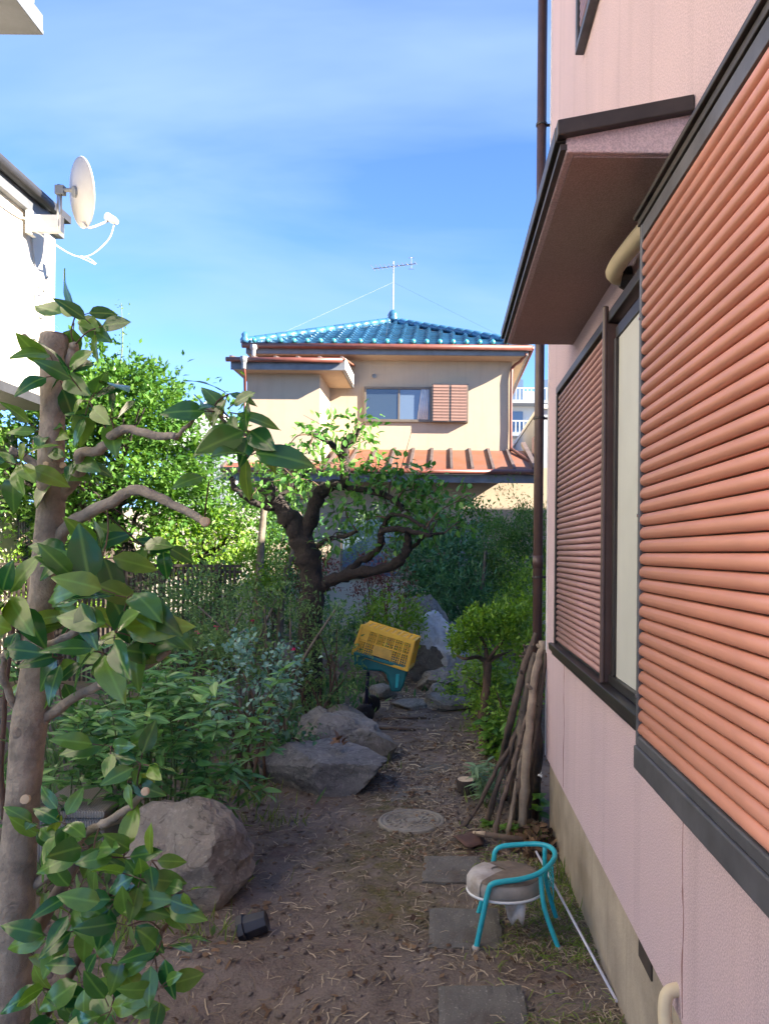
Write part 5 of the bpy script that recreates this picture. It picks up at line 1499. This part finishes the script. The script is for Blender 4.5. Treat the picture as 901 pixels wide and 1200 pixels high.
# sprays reaching over the path
for bx_, by_, tx, ty, tz in ((-1.2, 3.8, -.92, 3.72, .34), (-1.2, 3.9, -.86, 3.80, .30), (-1.15, 3.7, -1.02, 3.5, .30), (-1.2, 4.2, -.9, 4.15, .42), (-1.1, 4.2, -.98, 4.0, .5)):
    pts = spline([(bx_, by_, .1), ((bx_ + tx) / 2, (by_ + ty) / 2, tz + .1), (tx, ty, tz)], 5)
    stems.tube(pts, .0035, 5, caps=False)
    for i in range(2, len(pts)):
        for q in range(4):
            g = q * 1.57 + i * .7; spots.append((Vector(pts[i]), Vector((math.cos(g), math.sin(g), rr.uniform(-.3, .2))), rr.uniform(.06, .11)))
stems.build('stem', M['stem'], sh, True)['kind'] = 'stuff'
spots.sort(key=lambda s: s[0].y - .5 * s[0].z)
sroot = sh.location.copy()
for p, d, L in spots[:290]:
    d = d.normalized(); up_ = Vector((rr.gauss(0, .3), rr.gauss(-.3, .3), 1)); sd_ = up_.cross(d).normalized(); n_ = d.cross(sd_)
    o = bpy.data.objects.new('leaf', NL); COL.objects.link(o); o.parent = sh; o.location = p - sroot
    o.rotation_euler = Matrix((d, sd_, n_)).transposed().to_euler(); s_ = L / .1; o.scale = (s_, s_ * rr.uniform(.8, 1.2), s_)
rest = spots[290:]
crown('foliage', sh, LM['shrub_s'], np.array([tuple(s[0]) for s in rest]), np.array([tuple(s[1]) for s in rest]), .1, .032, False, .2)

# ---------------------------------------------------------------- generic shrub
def shrub(name, label, loc, rad, zc, ncl, per, L, Wd, mt, cat='shrub', group=None, stems=5, bark='red_bark', tight=.22, lite=True, z0=.02, seed=0, shell=.45, stem_r=.012):
    r_ = np.random.default_rng(seed + 100); q_ = random.Random(seed)
    t = thing(name, label, cat, (loc[0], loc[1], 0), group)
    p, d, cc = clump_pts((loc[0], loc[1], zc), rad, ncl, per, tight, shell, r_, z0)
    crown('foliage', t, mt, p, d, L, Wd, lite)
    m_ = MB()
    for k in range(stems):
        e = Vector(cc[q_.randrange(len(cc))]); b_ = Vector((loc[0] + q_.gauss(0, rad[0] * .22), loc[1] + q_.gauss(0, rad[1] * .22), -.03))
        mid = b_.lerp(e, .5) + Vector((q_.gauss(0, .06), q_.gauss(0, .06), .06))
        s_ = spline([b_, mid, e], 4); m_.tube(s_, [stem_r * (1 - .7 * i / len(s_)) for i in range(len(s_))], 6, .2, caps=False)
    if stems:
        o = m_.build('stem', M[bark], t, True); o['kind'] = 'stuff'
    return t
# azalea mass on the left of the cart: three bushes
GA = 'azalea bushes left of the cart'
shrub('azalea_bush', 'large azalea bush with open twisted branches below the plum tree', (-1.35, 6.2), (.62, .50, .46), .86, 60, 42, .048, .018, LM['azalea'], group=GA, stems=14, seed=1, tight=.14, bark='grey_bark', stem_r=.017)
shrub('azalea_bush', 'azalea bush with pink flowers in front of the slat fence', (-2.15, 6.9), (.62, .5, .42), .95, 60, 42, .05, .019, LM['azalea'], group=GA, stems=10, seed=2, tight=.15)
shrub('azalea_bush', 'low azalea bush hanging over the path rocks beside the crate', (-.98, 6.45), (.34, .4, .42), .55, 40, 34, .048, .017, LM['azalea'], group=GA, stems=10, seed=3, tight=.14)
shrub('azalea_bush', 'shaded azalea bush between the silver shrub and the fence', (-2.0, 5.7), (.5, .5, .40), .62, 46, 40, .05, .019, LM['azalea'], group=GA, stems=8, seed=4, tight=.15)
for k, (px, py, Yv) in enumerate(((254, 736, 6.3), (297, 727, 6.2), (344, 762, 5.9), (232, 742, 6.4), (246, 760, 6.2), (300, 707, 6.4))):
    c = P(px, py, Yv); n_ = 9
    dd = nrm(rng.normal(0, 1, (n_, 3)) + np.array([0, -.8, .3])); v, f = leaf_geo(np.tile(np.array([tuple(c)]), (n_, 1)), dd, .03, .024, False)
    o = link('flower', tri_mesh('flower', v, f), LM['pink']); tag(o, 'bright pink azalea flower on the bushes below the plum tree', 'flower', 'pink azalea flowers')
shrub('silver_shrub', 'pale silvery green shrub with small round leaves in front of the azaleas', (-1.25, 5.05), (.30, .30, .30), .62, 34, 22, .042, .03, LM['silver'], stems=9, seed=6, tight=.2, lite=False)
shrub('silver_shrub', 'small silvery ground plant beside the mossy rock', (-1.05, 5.25), (.22, .2, .2), .25, 18, 20, .04, .028, LM['dark'], stems=4, seed=7, lite=False)
# round tree, left behind
rt_ = thing('round_tree', 'dense round leafy tree with dark trunk behind the slat fence', 'tree', (-4.0, 9.6, 0))
m_ = MB(); tips = []; q_ = random.Random(3)
trk_pts = spline([(-3.75, 9.6, -.05), (-3.72, 9.6, .7), (-3.85, 9.55, 1.3), (-4.05, 9.5, 1.9), (-4.1, 9.5, 2.5)], 5)
m_.tube(trk_pts, [.15 - .07 * i / len(trk_pts) for i in range(len(trk_pts))], 10, .25, caps=False)
for k in range(9):
    g = k * .7; st_ = trk_pts[8 + (k % 10)]
    grow(m_, st_, (math.cos(g), math.sin(g) * .8, q_.uniform(.1, .7)), .06, q_.uniform(.6, .95), 2, tips, q_, .32, 7)
m_.build('trunk', M['dark_bark'], rt_, True)
pp = []; dd = []
r_ = np.random.default_rng(5)
for c_, rd_, n1_, n2_ in (((-4.1, 9.5, 2.75), (1.25, 1.0, 1.05), 230, 60), ((-3.95, 9.5, 3.3), (.8, .7, .6), 110, 56), ((-3.2, 9.5, 2.2), (.55, .6, .5), 40, 36), ((-5.1, 9.6, 2.2), (.6, .6, .6), 40, 36), ((-4.3, 9.4, 1.85), (1.1, .7, .35), 44, 32)):
    p, d, _ = clump_pts(c_, rd_, n1_, n2_, .12, .6, r_); pp.append(p); dd.append(d)
for e, d in tips[::2]:
    n_ = 12; p = np.array(e)[None] + r_.normal(0, .09, (n_, 3)); pp.append(p); dd.append(r_.normal(0, 1, (n_, 3)) + np.array(d)[None])
crown('crown', rt_, LM['tree'], np.concatenate(pp), np.concatenate(dd), .092, .048)
# tall wispy shoot above the round tree
sp_c = P(142, 395, 9.5); n_ = 60
p = np.stack([sp_c.x + rng.normal(0, .05, n_), 9.5 + rng.normal(0, .05, n_), rng.uniform(sp_c.z - .35, sp_c.z + .42, n_)], 1)
crown('shoot', rt_, LM['lime'], p, rng.normal(0, 1, (n_, 3)), .04, .022)

mb = MB(); mb.tube(spline([(sp_c.x - .05, 9.5, sp_c.z - .7), (sp_c.x + .02, 9.5, sp_c.z - .1), (sp_c.x, 9.5, sp_c.z + .42)], 4), [.008] * 6 + [.004] * 3, 5); mb.build('shoot_stem', M['stem'], rt_)

# ---------------------------------------------------------------- plum tree
PY = 7.5
pl = thing('plum_tree', 'old plum tree with thick black twisted trunk and pruned branches', 'tree', (P(362, 830, PY).x, PY, 0))
limbs_px = [
    ([(360, 845, 46), (362, 770, 44), (366, 700, 42), (364, 668, 42), (356, 640, 44), (345, 615, 36), (331, 597, 32), (318, 580, 30), (309, 567, 27)], 0),
    ([(353, 637, 28), (365, 605, 26), (373, 580, 24), (388, 569, 21), (402, 567, 17), (405, 545, 15), (404, 522, 13), (412, 508, 10)], -.1),
    ([(405, 545, 13), (394, 525, 11), (380, 515, 9), (366, 509, 8)], -.1),
    ([(372, 688, 26), (395, 678, 22), (420, 671, 20), (450, 666, 18), (470, 655, 17), (477, 640, 15), (478, 622, 12)], -.2),
    ([(398, 678, 15), (420, 660, 13), (438, 648, 12), (447, 635, 12), (446, 625, 11), (458, 620, 10), (480, 622, 9), (505, 628, 8)], -.3),
    ([(330, 597, 13), (315, 594, 12), (300, 590, 12), (287, 581, 11), (275, 572, 10), (272, 560, 9)], -.1),
    ([(388, 570, 12), (412, 572, 12), (440, 577, 11), (455, 583, 10), (468, 592, 9), (472, 598, 7), (462, 581, 6)], -.25),
    ([(320, 585, 8), (336, 574, 7), (352, 562, 6), (362, 550, 5)], .1),
    ([(446, 627, 9), (450, 612, 8), (462, 603, 7), (480, 607, 6), (498, 620, 6)], -.35),
    ([(470, 655, 9), (486, 640, 7), (500, 628, 6), (520, 625, 5)], -.2),
    ([(366, 645, 10), (385, 632, 8), (405, 628, 7), (418, 622, 5)], -.2),
    ([(404, 525, 9), (414, 518, 7), (422, 503, 6)], -.1)]
m_ = MB(); ends = []; allp = []
for pix, dyy in limbs_px:
    a = []
    for i, (x, y, w) in enumerate(pix):
        Yv = PY + dyy * (i / len(pix)) * 1.6; q = P(x, y, Yv); a.append((q.x, q.y, q.z, .68 * w * Yv / F / 2))
    s_ = spline(a, 5)
    m_.tube([Vector(q[:3]) + Vector((random.gauss(0, .006), random.gauss(0, .006), random.gauss(0, .006))) for q in s_], [q[3] * random.uniform(.88, 1.14) for q in s_], 12, .3)
    for q in s_[len(s_) // 3:]: allp.append(Vector(q[:3]))
m_.build('trunk', M['dark_bark'], pl, True)
PC = [  # leaf clusters: px, py, radius px, leaves
    (386, 503, 16, 60), (420, 495, 14, 50), (366, 512, 14, 46), (352, 535, 14, 40), (340, 520, 9, 14), (400, 545, 18, 60), (430, 515, 10, 24), (375, 545, 14, 40),
    (440, 548, 20, 80), (425, 575, 16, 50), (468, 556, 20, 84), (488, 572, 20, 80), (505, 578, 18, 64), (455, 595, 18, 70), (480, 600, 20, 80), (500, 612, 18, 64), (520, 600, 16, 50), (470, 625, 14, 40), (430, 610, 14, 36), (410, 590, 14, 40), (392, 600, 14, 30),
    (345, 560, 14, 36), (330, 552, 14, 36), (355, 585, 14, 34), (322, 560, 10, 20), (300, 575, 12, 24), (405, 625, 14, 36), (385, 640, 13, 26), (440, 560, 14, 40), (495, 590, 14, 50), (535, 588, 12, 26), (540, 610, 12, 24), (452, 640, 10, 16), (490, 560, 12, 30)]
pp = []; dd = []; tw_ = MB()
for px, py, r0_, n_ in PC:
    c = P(px, py, PY - .15 + random.uniform(-.35, .35)); rad_ = r0_ * PY / F
    a = min(allp, key=lambda q: (q - c).length)
    s_ = spline([a, a.lerp(c, .5) + Vector((random.gauss(0, .03), random.gauss(0, .03), .03)), c], 4); tw_.tube(s_, [.009 - .006 * i / len(s_) for i in range(len(s_))], 5, .2, caps=False)
    for k in range(3):
        e = c + Vector((random.gauss(0, rad_), random.gauss(0, rad_), random.gauss(0, rad_))); tw_.tube([c, e], [.004, .002], 4, caps=False)
    o_ = rng.normal(0, .62, (n_, 3)) * rad_
    pp.append(np.array(c)[None] + o_); dd.append(o_ / rad_ + rng.normal(0, .4, (n_, 3)) + np.array([0, -.1, -.35]))
tw_.build('twigs', M['red_bark'], pl, True)['kind'] = 'stuff'
crown('crown', pl, LM['plum'], np.concatenate(pp), np.concatenate(dd), .088, .046, False)

# ---------------------------------------------------------------- background planting, each bush a thing of its own
GB = 'shrubs at the back of the garden'
shrub('hedge_bush', 'bright clipped hedge bush beyond the slat fence under the round tree', (-3.0, 9.6), (.7, .5, .5), 1.55, 60, 40, .07, .035, LM['lime'], group=GB, seed=11, tight=.2)
shrub('hedge_bush', 'sunlit yellow-green bush beyond the end of the fence', (-3.3, 10.8), (.9, .6, .8), 1.75, 90, 44, .07, .036, LM['tree'], group=GB, seed=12)
shrub('hedge_bush', 'low light green bush just behind the fence posts', (-2.3, 8.9), (.5, .4, .28), 1.25, 40, 40, .06, .03, LM['lime'], group=GB, seed=13)
shrub('hedge_bush', 'pale green bush left of the foreground trunk behind the fence', (-4.6, 9.0), (.6, .5, .4), 1.1, 40, 40, .06, .03, LM['lime'], group=GB, seed=14)
shrub('evergreen_bush', 'dark evergreen bush between fence and plum tree', (-2.5, 8.0), (.55, .5, .5), .75, 60, 40, .07, .03, LM['dark'], group=GB, seed=15)
shrub('evergreen_bush', 'dark glossy camellia bush behind the standing rocks', (.0, 11.5), (.75, .6, .75), 1.15, 80, 42, .09, .045, LM['dark'], group=GB, seed=16)
shrub('evergreen_bush', 'blue-green broadleaf bush in front of the brown shutters', (-.25, 12.2), (.6, .5, .5), 1.35, 60, 40, .10, .04, LM['dark'], group=GB, seed=17)
shrub('evergreen_bush', 'spiky dark evergreen behind the plastic covered rock', (.25, 10.6), (.4, .4, .45), .75, 40, 40, .14, .022, LM['dark'], group=GB, seed=18)
shrub('conifer_bush', 'feathery green conifer in front of the far house corner', (1.15, 11.2), (.55, .55, .85), 1.45, 150, 90, .06, .018, LM['conifer'], group=GB, seed=19, tight=.16)
shrub('conifer_bush', 'low yellow-green conifer below the feathery one beside the drainpipe', (1.0, 9.4), (.45, .45, .5), .9, 70, 60, .05, .014, LM['lime'], group=GB, seed=20, tight=.18)
shrub('hedge_bush', 'sunlit yellow-green shrub between drainpipe and house corner', (1.05, 7.6), (.42, .4, .6), .75, 60, 44, .06, .028, LM['lime'], group=GB, seed=21)
shrub('red_maple', 'small dwarf maple with dull red leaves behind the crate', (-.72, 9.6), (.34, .3, .45), 1.05, 46, 34, .05, .018, LM['red'], seed=22, stems=7, tight=.2)
shrub('red_maple', 'faint reddish shrub at the plum tree foot', (-1.55, 9.4), (.4, .3, .35), 1.2, 34, 26, .05, .018, LM['red'], seed=23, stems=6, tight=.2)
shrub('evergreen_bush', 'mid green bush behind the yellow crate', (-.55, 8.7), (.35, .3, .4), .68, 44, 36, .07, .026, LM['lime'], group=GB, seed=24)
shrub('evergreen_bush', 'shadowy bush behind the plum trunk', (-1.5, 9.9), (.6, .5, .4), .55, 46, 40, .08, .032, LM['dark'], group=GB, seed=25)
shrub('evergreen_bush', 'loose bright bush left of the plum crown', (-2.3, 10.0), (.6, .6, .8), 1.75, 80, 36, .075, .036, LM['tree'], group=GB, seed=26, bark='grey_bark', stems=8)
shrub('evergreen_bush', 'thin pine-like bush in front of the pale back wall', (-1.0, 12.8), (.7, .4, .5), 1.75, 44, 40, .06, .02, LM['azalea'], group=GB, seed=27, bark='grey_bark', stems=8)
shrub('evergreen_bush', 'young leafy tree in front of the grey louvre', (.45, 12.6), (.45, .4, .55), 1.95, 40, 30, .09, .04, LM['tree'], group=GB, seed=28, bark='grey_bark', stems=5)
shrub('evergreen_bush', 'lush shrub hiding the foot of the far house', (-2.9, 13.0), (.9, .6, .8), 1.2, 80, 40, .09, .04, LM['dark'], group=GB, seed=29)
shrub('evergreen_bush', 'dark shrub beside the pale back wall near the conifer', (.9, 13.2), (.6, .5, .7), .9, 60, 40, .09, .04, LM['dark'], group=GB, seed=30)
# grey trunks of small trees standing among them
for lab, pts_, r0_ in (('slim grey trunk standing between the fence and the plum tree', [(305, 800, 8.8), (303, 700, 8.8), (306, 640, 8.8), (310, 590, 8.8)], .05), ('leaning grey trunk behind the plum trunk', [(325, 790, 9.2), (332, 690, 9.2), (345, 640, 9.2), (352, 600, 9.2)], .04), ('grey stump with rough bark beside the pale back wall', [(553, 770, 11.8), (553, 715, 11.8), (553, 690, 11.8), (554, 678, 11.8)], .16), ('thin bare stem in front of the pale back wall', [(563, 760, 11), (564, 715, 11), (566, 680, 11), (569, 645, 11)], .03), ('pale young trunk below the grey louvre', [(530, 745, 12.4), (530, 690, 12.4), (531, 655, 12.4), (532, 620, 12.4)], .05)):
    s_ = spline([tuple(P(*q)) for q in pts_], 5); m_ = MB(); m_.tube(s_, [r0_ * (1 - .25 * i / len(s_)) for i in range(len(s_))], 9, .25)
    o = m_.build('tree_trunk', M['grey_bark'], None, True); tag(o, lab, 'trunk')

# ---------------------------------------------------------------- right side: topiary, big leaves, small plants
tb = G(566, 868)
tpz = thing('topiary_shrub', 'small cloud-pruned shrub with bright green flat top beside the path', 'shrub', (tb.x, tb.y, 0))
m_ = MB(); tips = []
s_ = spline([tuple(P(568, 872, 6.1)), tuple(P(565, 845, 6.1)), tuple(P(569, 815, 6.1)), tuple(P(571, 775, 6.1))], 5)
m_.tube(s_, [.042 - .012 * i / len(s_) for i in range(len(s_))], 10, .3)
for a in ([(571, 778), (560, 770), (545, 772), (535, 768)], [(571, 775), (580, 762), (590, 750)], [(570, 772), (568, 755), (560, 742)], [(571, 776), (585, 768), (600, 762)]):
    s2 = spline([tuple(P(x, y, 6.1 + random.uniform(-.15, .15) * i)) for i, (x, y) in enumerate(a)], 4); m_.tube(s2, [.02 - .012 * i / len(s2) for i in range(len(s2))], 7, .25)
m_.build('trunk', M['red_bark'], tpz, True)
pp = []; dd = []; r_ = np.random.default_rng(8)
for px, py, rx, rz, n1_ in ((548, 742, .17, .13, 30), (575, 735, .20, .15, 40), (600, 745, .17, .16, 34), (560, 722, .12, .07, 18), (590, 722, .14, .08, 20), (540, 752, .1, .08, 16), (605, 725, .1, .1, 14)):
    c = P(px, py, 6.1); p, d, _ = clump_pts(tuple(c), (rx, .22, rz), n1_, 22, .17, .5, r_); pp.append(p); dd.append(d + np.array([0, 0, .5]))
crown('foliage', tpz, LM['topiary'], np.concatenate(pp), np.concatenate(dd), .040, .02, False)
BIGL = leaf_mesh('leaf', .1, .055, .25, .12); BIGL.materials.append(LM['shrub'])
def leafy_plant(name, label, loc, n_st, hgt, lean, leafL, mesh, per=4, seed=0, group=None, cat='plant', spread=.05, start=.25):
    q_ = random.Random(seed); t = thing(name, label, cat, loc, group); m_ = MB()
    for k in range(n_st):
        g = q_.uniform(0, 6.28); b_ = Vector((q_.gauss(0, spread), q_.gauss(0, spread), -.02)); h_ = hgt * q_.uniform(.6, 1.05)
        e = b_ + Vector((math.cos(g) * lean * q_.uniform(.2, 1), math.sin(g) * lean * q_.uniform(.2, 1), h_)); mid = b_.lerp(e, .5) + Vector((0, 0, h_ * .08))
        s_ = [Vector(x) for x in spline([b_, mid, e], 5)]
        m_.tube(s_, [.005 - .003 * i / len(s_) for i in range(len(s_))], 5, caps=False)
        for i in range(int(len(s_) * start), len(s_)):
            for w in range(per):
                a = w * 6.28 / per + i * 1.1 + q_.uniform(-.4, .4); d = Vector((math.cos(a), math.sin(a), q_.uniform(-.25, .6))).normalized()
                up_ = Vector((q_.gauss(0, .25), q_.gauss(-.2, .25), 1)); sd_ = up_.cross(d).normalized(); n_ = d.cross(sd_)
                o = bpy.data.objects.new('leaf', mesh); COL.objects.link(o); o.parent = t; o.location = s_[i]
                o.rotation_euler = Matrix((d, sd_, n_)).transposed().to_euler(); sc_ = leafL / .1 * q_.uniform(.6, 1.15); o.scale = (sc_, sc_ * q_.uniform(.85, 1.15), sc_)
    m_.build('stem', M['stem'], t, True, True)['kind'] = 'stuff'
    return t
LIMEL = leaf_mesh('leaf', .1, .05, .3, .12); lmo = leaf_mat('lime_leaf_single', (.09, .22, .03), (.19, .36, .05), .4, .35, .4, True); LIMEL.materials.append(lmo)
for lab, px, py, n_st, h_, sd_ in (('tall broad-leaved plant behind the topiary trunk', 588, 868, 5, .66, 1), ('bright broad-leaved plant between topiary and branch pile', 603, 880, 4, .6, 2), ('low bright leafy plant at the topiary foot', 583, 890, 4, .34, 3)):
    c = G(px, py); leafy_plant('broad_leaf_plant', lab, (c.x, c.y, 0), n_st, h_, .14, .11, LIMEL, 2, sd_, 'broad-leaved plants beside the topiary')
shrub('ground_shrub', 'small bright leaved shrub filling the gap behind the topiary', (.50, 6.7), (.34, .3, .36), .42, 50, 34, .05, .026, LM['lime'], seed=41)
shrub('ground_shrub', 'low lime shrub at the foot of the topiary beside the path', (.40, 5.75), (.16, .22, .2), .2, 26, 26, .04, .022, LM['lime'], seed=42)
shrub('ground_shrub', 'light green bush between the topiary and the dark rocks', (.35, 7.1), (.28, .3, .3), .3, 34, 30, .05, .025, LM['topiary'], seed=43)
GREYL = leaf_mesh('leaf', .1, .028, .35, .12); gm_ = leaf_mat('grey_green_leaf', (.10, .19, .09), (.20, .31, .16), .5, .3, .3, True); GREYL.materials.append(gm_)
c = G(570, 940); leafy_plant('grey_leaf_plant', 'grey-green narrow leaved plant behind the sawn log', (c.x, c.y, 0), 5, .27, .12, .085, GREYL, 3, 5, None, 'plant', .04, .3)
c = G(330, 1000)
HEART = leaf_mesh('leaf', .1, .085, .25, .08); HEART.materials.append(lmo)
for lab, px, py, n_st, h_, L in (('heart shaped leaves with a small white flower against the pink wall base', 632, 958, 2, .20, .085), ('heart shaped seedling leaves at the foot of the cut branches', 596, 972, 3, .12, .06), ('small bright seedlings beside the rusty spade', 565, 962, 3, .06, .06)):
    c = G(px, py); leafy_plant('heart_leaf_plant', lab, (c.x, c.y - .02, gz(c.x, c.y)), n_st, h_, .03, L, HEART, 1, int(px), 'heart-leaved seedlings', 'plant', .02, .55)
wf = P(633, 908, 4.02); v, f = leaf_geo(np.tile(np.array([tuple(wf)]), (5, 1)), nrm(rng.normal(0, 1, (5, 3)) + np.array([0, -1, .5])), .018, .014, False); o = link('flower', tri_mesh('flower', v, f), M['white_plastic']); tag(o, 'tiny white flower above the heart shaped leaves at the wall', 'flower')

# ---------------------------------------------------------------- litter, grass and weeds (uncountable)
def scatter_strips(name, label, n_, area, Lr, Wr, mt, lift=.004, curl=.25, dens=None, seed=1):
    r_ = np.random.default_rng(seed)
    x = r_.uniform(area[0], area[1], n_ * 3); y = r_.uniform(area[2], area[3], n_ * 3)
    k = (dens(x, y) > r_.random(len(x))) if dens else np.ones(len(x), bool)
    x, y = x[k][:n_], y[k][:n_]; n_ = len(x)
    g = r_.uniform(0, 6.28, n_); L = r_.uniform(*Lr, n_); w = r_.uniform(*Wr, n_)
    d = np.stack([np.cos(g), np.sin(g)], 1); s_ = np.stack([-d[:, 1], d[:, 0]], 1)
    bend = r_.normal(0, curl, n_)
    vs = []
    for t in (-.5, 0, .5):
        c = np.stack([x, y], 1) + d * (t * L)[:, None] + s_ * ((.25 - t * t) * bend * L)[:, None]
        z = gheight(c[:, 0], c[:, 1]) + lift * (1 + (0.25 - t * t) * 4 * r_.uniform(0, 1.4, n_))
        for sg in (-.5, .5):
            q = c + s_ * (sg * w)[:, None]; vs.append(np.stack([q[:, 0], q[:, 1], z + (w * .3 if sg > 0 else 0)], 1))
    v = np.stack(vs, 1).reshape(-1, 3)
    F_ = np.array([(0, 1, 3), (0, 3, 2), (2, 3, 5), (2, 5, 4)]); f = (F_[None] + (np.arange(n_) * 6)[:, None, None]).reshape(-1, 3)
    o = link(name, tri_mesh(name, v, f), mt); tag(o, label, None, None, 'stuff')
def d_patch(x, y): return np.clip((vnoise(x * 2.3 + 4, y * 2.3) - .35) * 2.2, .28, 1)
def d_wall(x, y): return np.clip((x - .12) * 2.2, .05, 1) * np.clip((vnoise(x * 3 + 9, y * 3) - .2) * 2, .1, 1)
M['straw'] = leaf_mat('dry_straw', (.20, .15, .10), (.55, .46, .32), .8, .1, .2)
M['dirt_leaf'] = leaf_mat('litter_leaf', (.08, .05, .035), (.22, .14, .08), .8, .1, .2)
scatter_strips('straw_litter', 'dry straw and grass clippings scattered over the soil path', 9000, (-1.2, .62, 1.9, 6.0), (.015, .075), (.0014, .004), M['straw'], .004, .3, d_patch, 3)
scatter_strips('straw_litter', 'dense dry clippings along the foot of the pink wall', 3600, (.02, .60, 2.0, 4.4), (.02, .085), (.0014, .0035), M['straw'], .008, .35, d_wall, 4)
scatter_strips('wood_chips', 'pale wood chips and broken twigs around the cart and rocks', 1600, (-1.1, .5, 5.2, 9.5), (.03, .12), (.004, .012), M['straw'], .008, .2, d_patch, 8)
scatter_strips('leaf_litter', 'small brown leaf scraps over the whole garden soil', 5200, (-2.2, 1.2, 2.2, 11.0), (.012, .04), (.006, .018), M['dirt_leaf'], .005, .1, d_patch, 5)
scatter_strips('grass_clippings', 'green grass clippings along the wall and the path edge', 1500, (.1, .60, 2.1, 4.3), (.02, .09), (.0015, .0045), LM['grass'], .010, .3, d_wall, 6)
r_ = np.random.default_rng(9)
# pebbles and clods
pb = []
ico = bmesh.new(); bmesh.ops.create_icosphere(ico, subdivisions=1, radius=1.0); iv = np.array([v.co[:] for v in ico.verts]); ifc = np.array([[v.index for v in f.verts] for f in ico.faces]); ico.free()
def scatter_bits(name, label, n_, area, rr_, mt, dens, seed):
    r_ = np.random.default_rng(seed); x = r_.uniform(area[0], area[1], n_ * 3); y = r_.uniform(area[2], area[3], n_ * 3); k = dens(x, y) > r_.random(len(x)); x, y = x[k][:n_], y[k][:n_]; n_ = len(x)
    s_ = rr_[0] + (rr_[1] - rr_[0]) * r_.random((n_, 1, 1)) ** 4
    v = iv[None] * s_ * r_.uniform(.55, 1.2, (n_, len(iv), 1)) * np.array([1, 1, .7]); v = v + np.stack([x, y, gheight(x, y)], 1)[:, None, :]
    f = ifc[None] + (np.arange(n_) * len(iv))[:, None, None]
    o = link(name, tri_mesh(name, v.reshape(-1, 3), f.reshape(-1, 3), True), mt); tag(o, label, None, None, 'stuff')
scatter_bits('soil_clods', 'crumbs and clods of dark soil on the path', 6500, (-1.4, .6, 1.9, 7.0), (.003, .022), M['soil'], d_patch, 10)
scatter_bits('pebbles', 'small grey pebbles strewn on the path', 420, (-1.0, .6, 2.0, 9.0), (.004, .016), M['rock_mid'], d_patch, 11)
def tufts(name, label, centers, n_, hgt, mt, seed, spread=.08, Wd=.006):
    r_ = np.random.default_rng(seed); c = np.array(centers)[r_.integers(0, len(centers), n_)]; x = c[:, 0] + r_.normal(0, spread, n_); y = c[:, 1] + r_.normal(0, spread, n_)
    p = np.stack([x, y, gheight(x, y) - .004], 1); d = r_.normal(0, .45, (n_, 3)); d[:, 2] = 1
    v, f = leaf_geo(p, d, hgt, Wd, False, .3, r_.normal(0, 1, (n_, 3)), r_); o = link(name, tri_mesh(name, v, f), mt); tag(o, label, None, None, 'stuff')
tufts('grass_tufts', 'thin grass and weeds at the edges of the path', [(-.95, 3.0), (-.98, 3.5), (-1.2, 2.9), (.5, 3.3), (.52, 3.6), (.48, 4.0), (.35, 5.2), (.3, 4.7), (-.95, 4.3), (-1.1, 4.7), (-1.2, 2.4), (-1.0, 2.2), (.3, 6.6), (-.5, 5.4), (-.9, 5.4)], 900, .10, LM['grass'], 12)
tufts('ground_cover', 'low leafy ground cover under the left shrubs', [(-1.5 - .5 * i, 4.6 + .5 * j) for i in range(4) for j in range(6)] + [(-1.35, 3.7), (-1.6, 3.3), (-1.9, 3.0), (-2.2, 3.4), (-1.7, 2.7)], 2600, .12, LM['azalea'], 13, .25, .022)
tufts('ground_cover', 'low leafy ground cover around the far rocks', [(.45, 8), (.5, 9), (-.5, 10), (-.9, 8.5), (-1.2, 7.6), (.8, 8.5), (-1.5, 8.4), (0, 10.4), (-2, 9)], 1600, .13, LM['dark'], 14, .25, .024)

# heap of dead leaves and twigs at the foot of the branch pile
r_ = np.random.default_rng(21); n_ = 260
p = np.stack([r_.normal(.50, .05, n_), r_.normal(3.98, .10, n_), np.zeros(n_)], 1); p[:, 2] = gheight(p[:, 0], p[:, 1]) + np.abs(r_.normal(.0, .035, n_))
v, f = leaf_geo(p, r_.normal(0, 1, (n_, 3)) * np.array([1, 1, .35]), .07, .035, False, .8)
o = link('dead_leaf_heap', tri_mesh('dead_leaf_heap', v, f), M['dirt_leaf']); tag(o, 'heap of brown dead leaves at the foot of the branch pile', None, None, 'stuff')
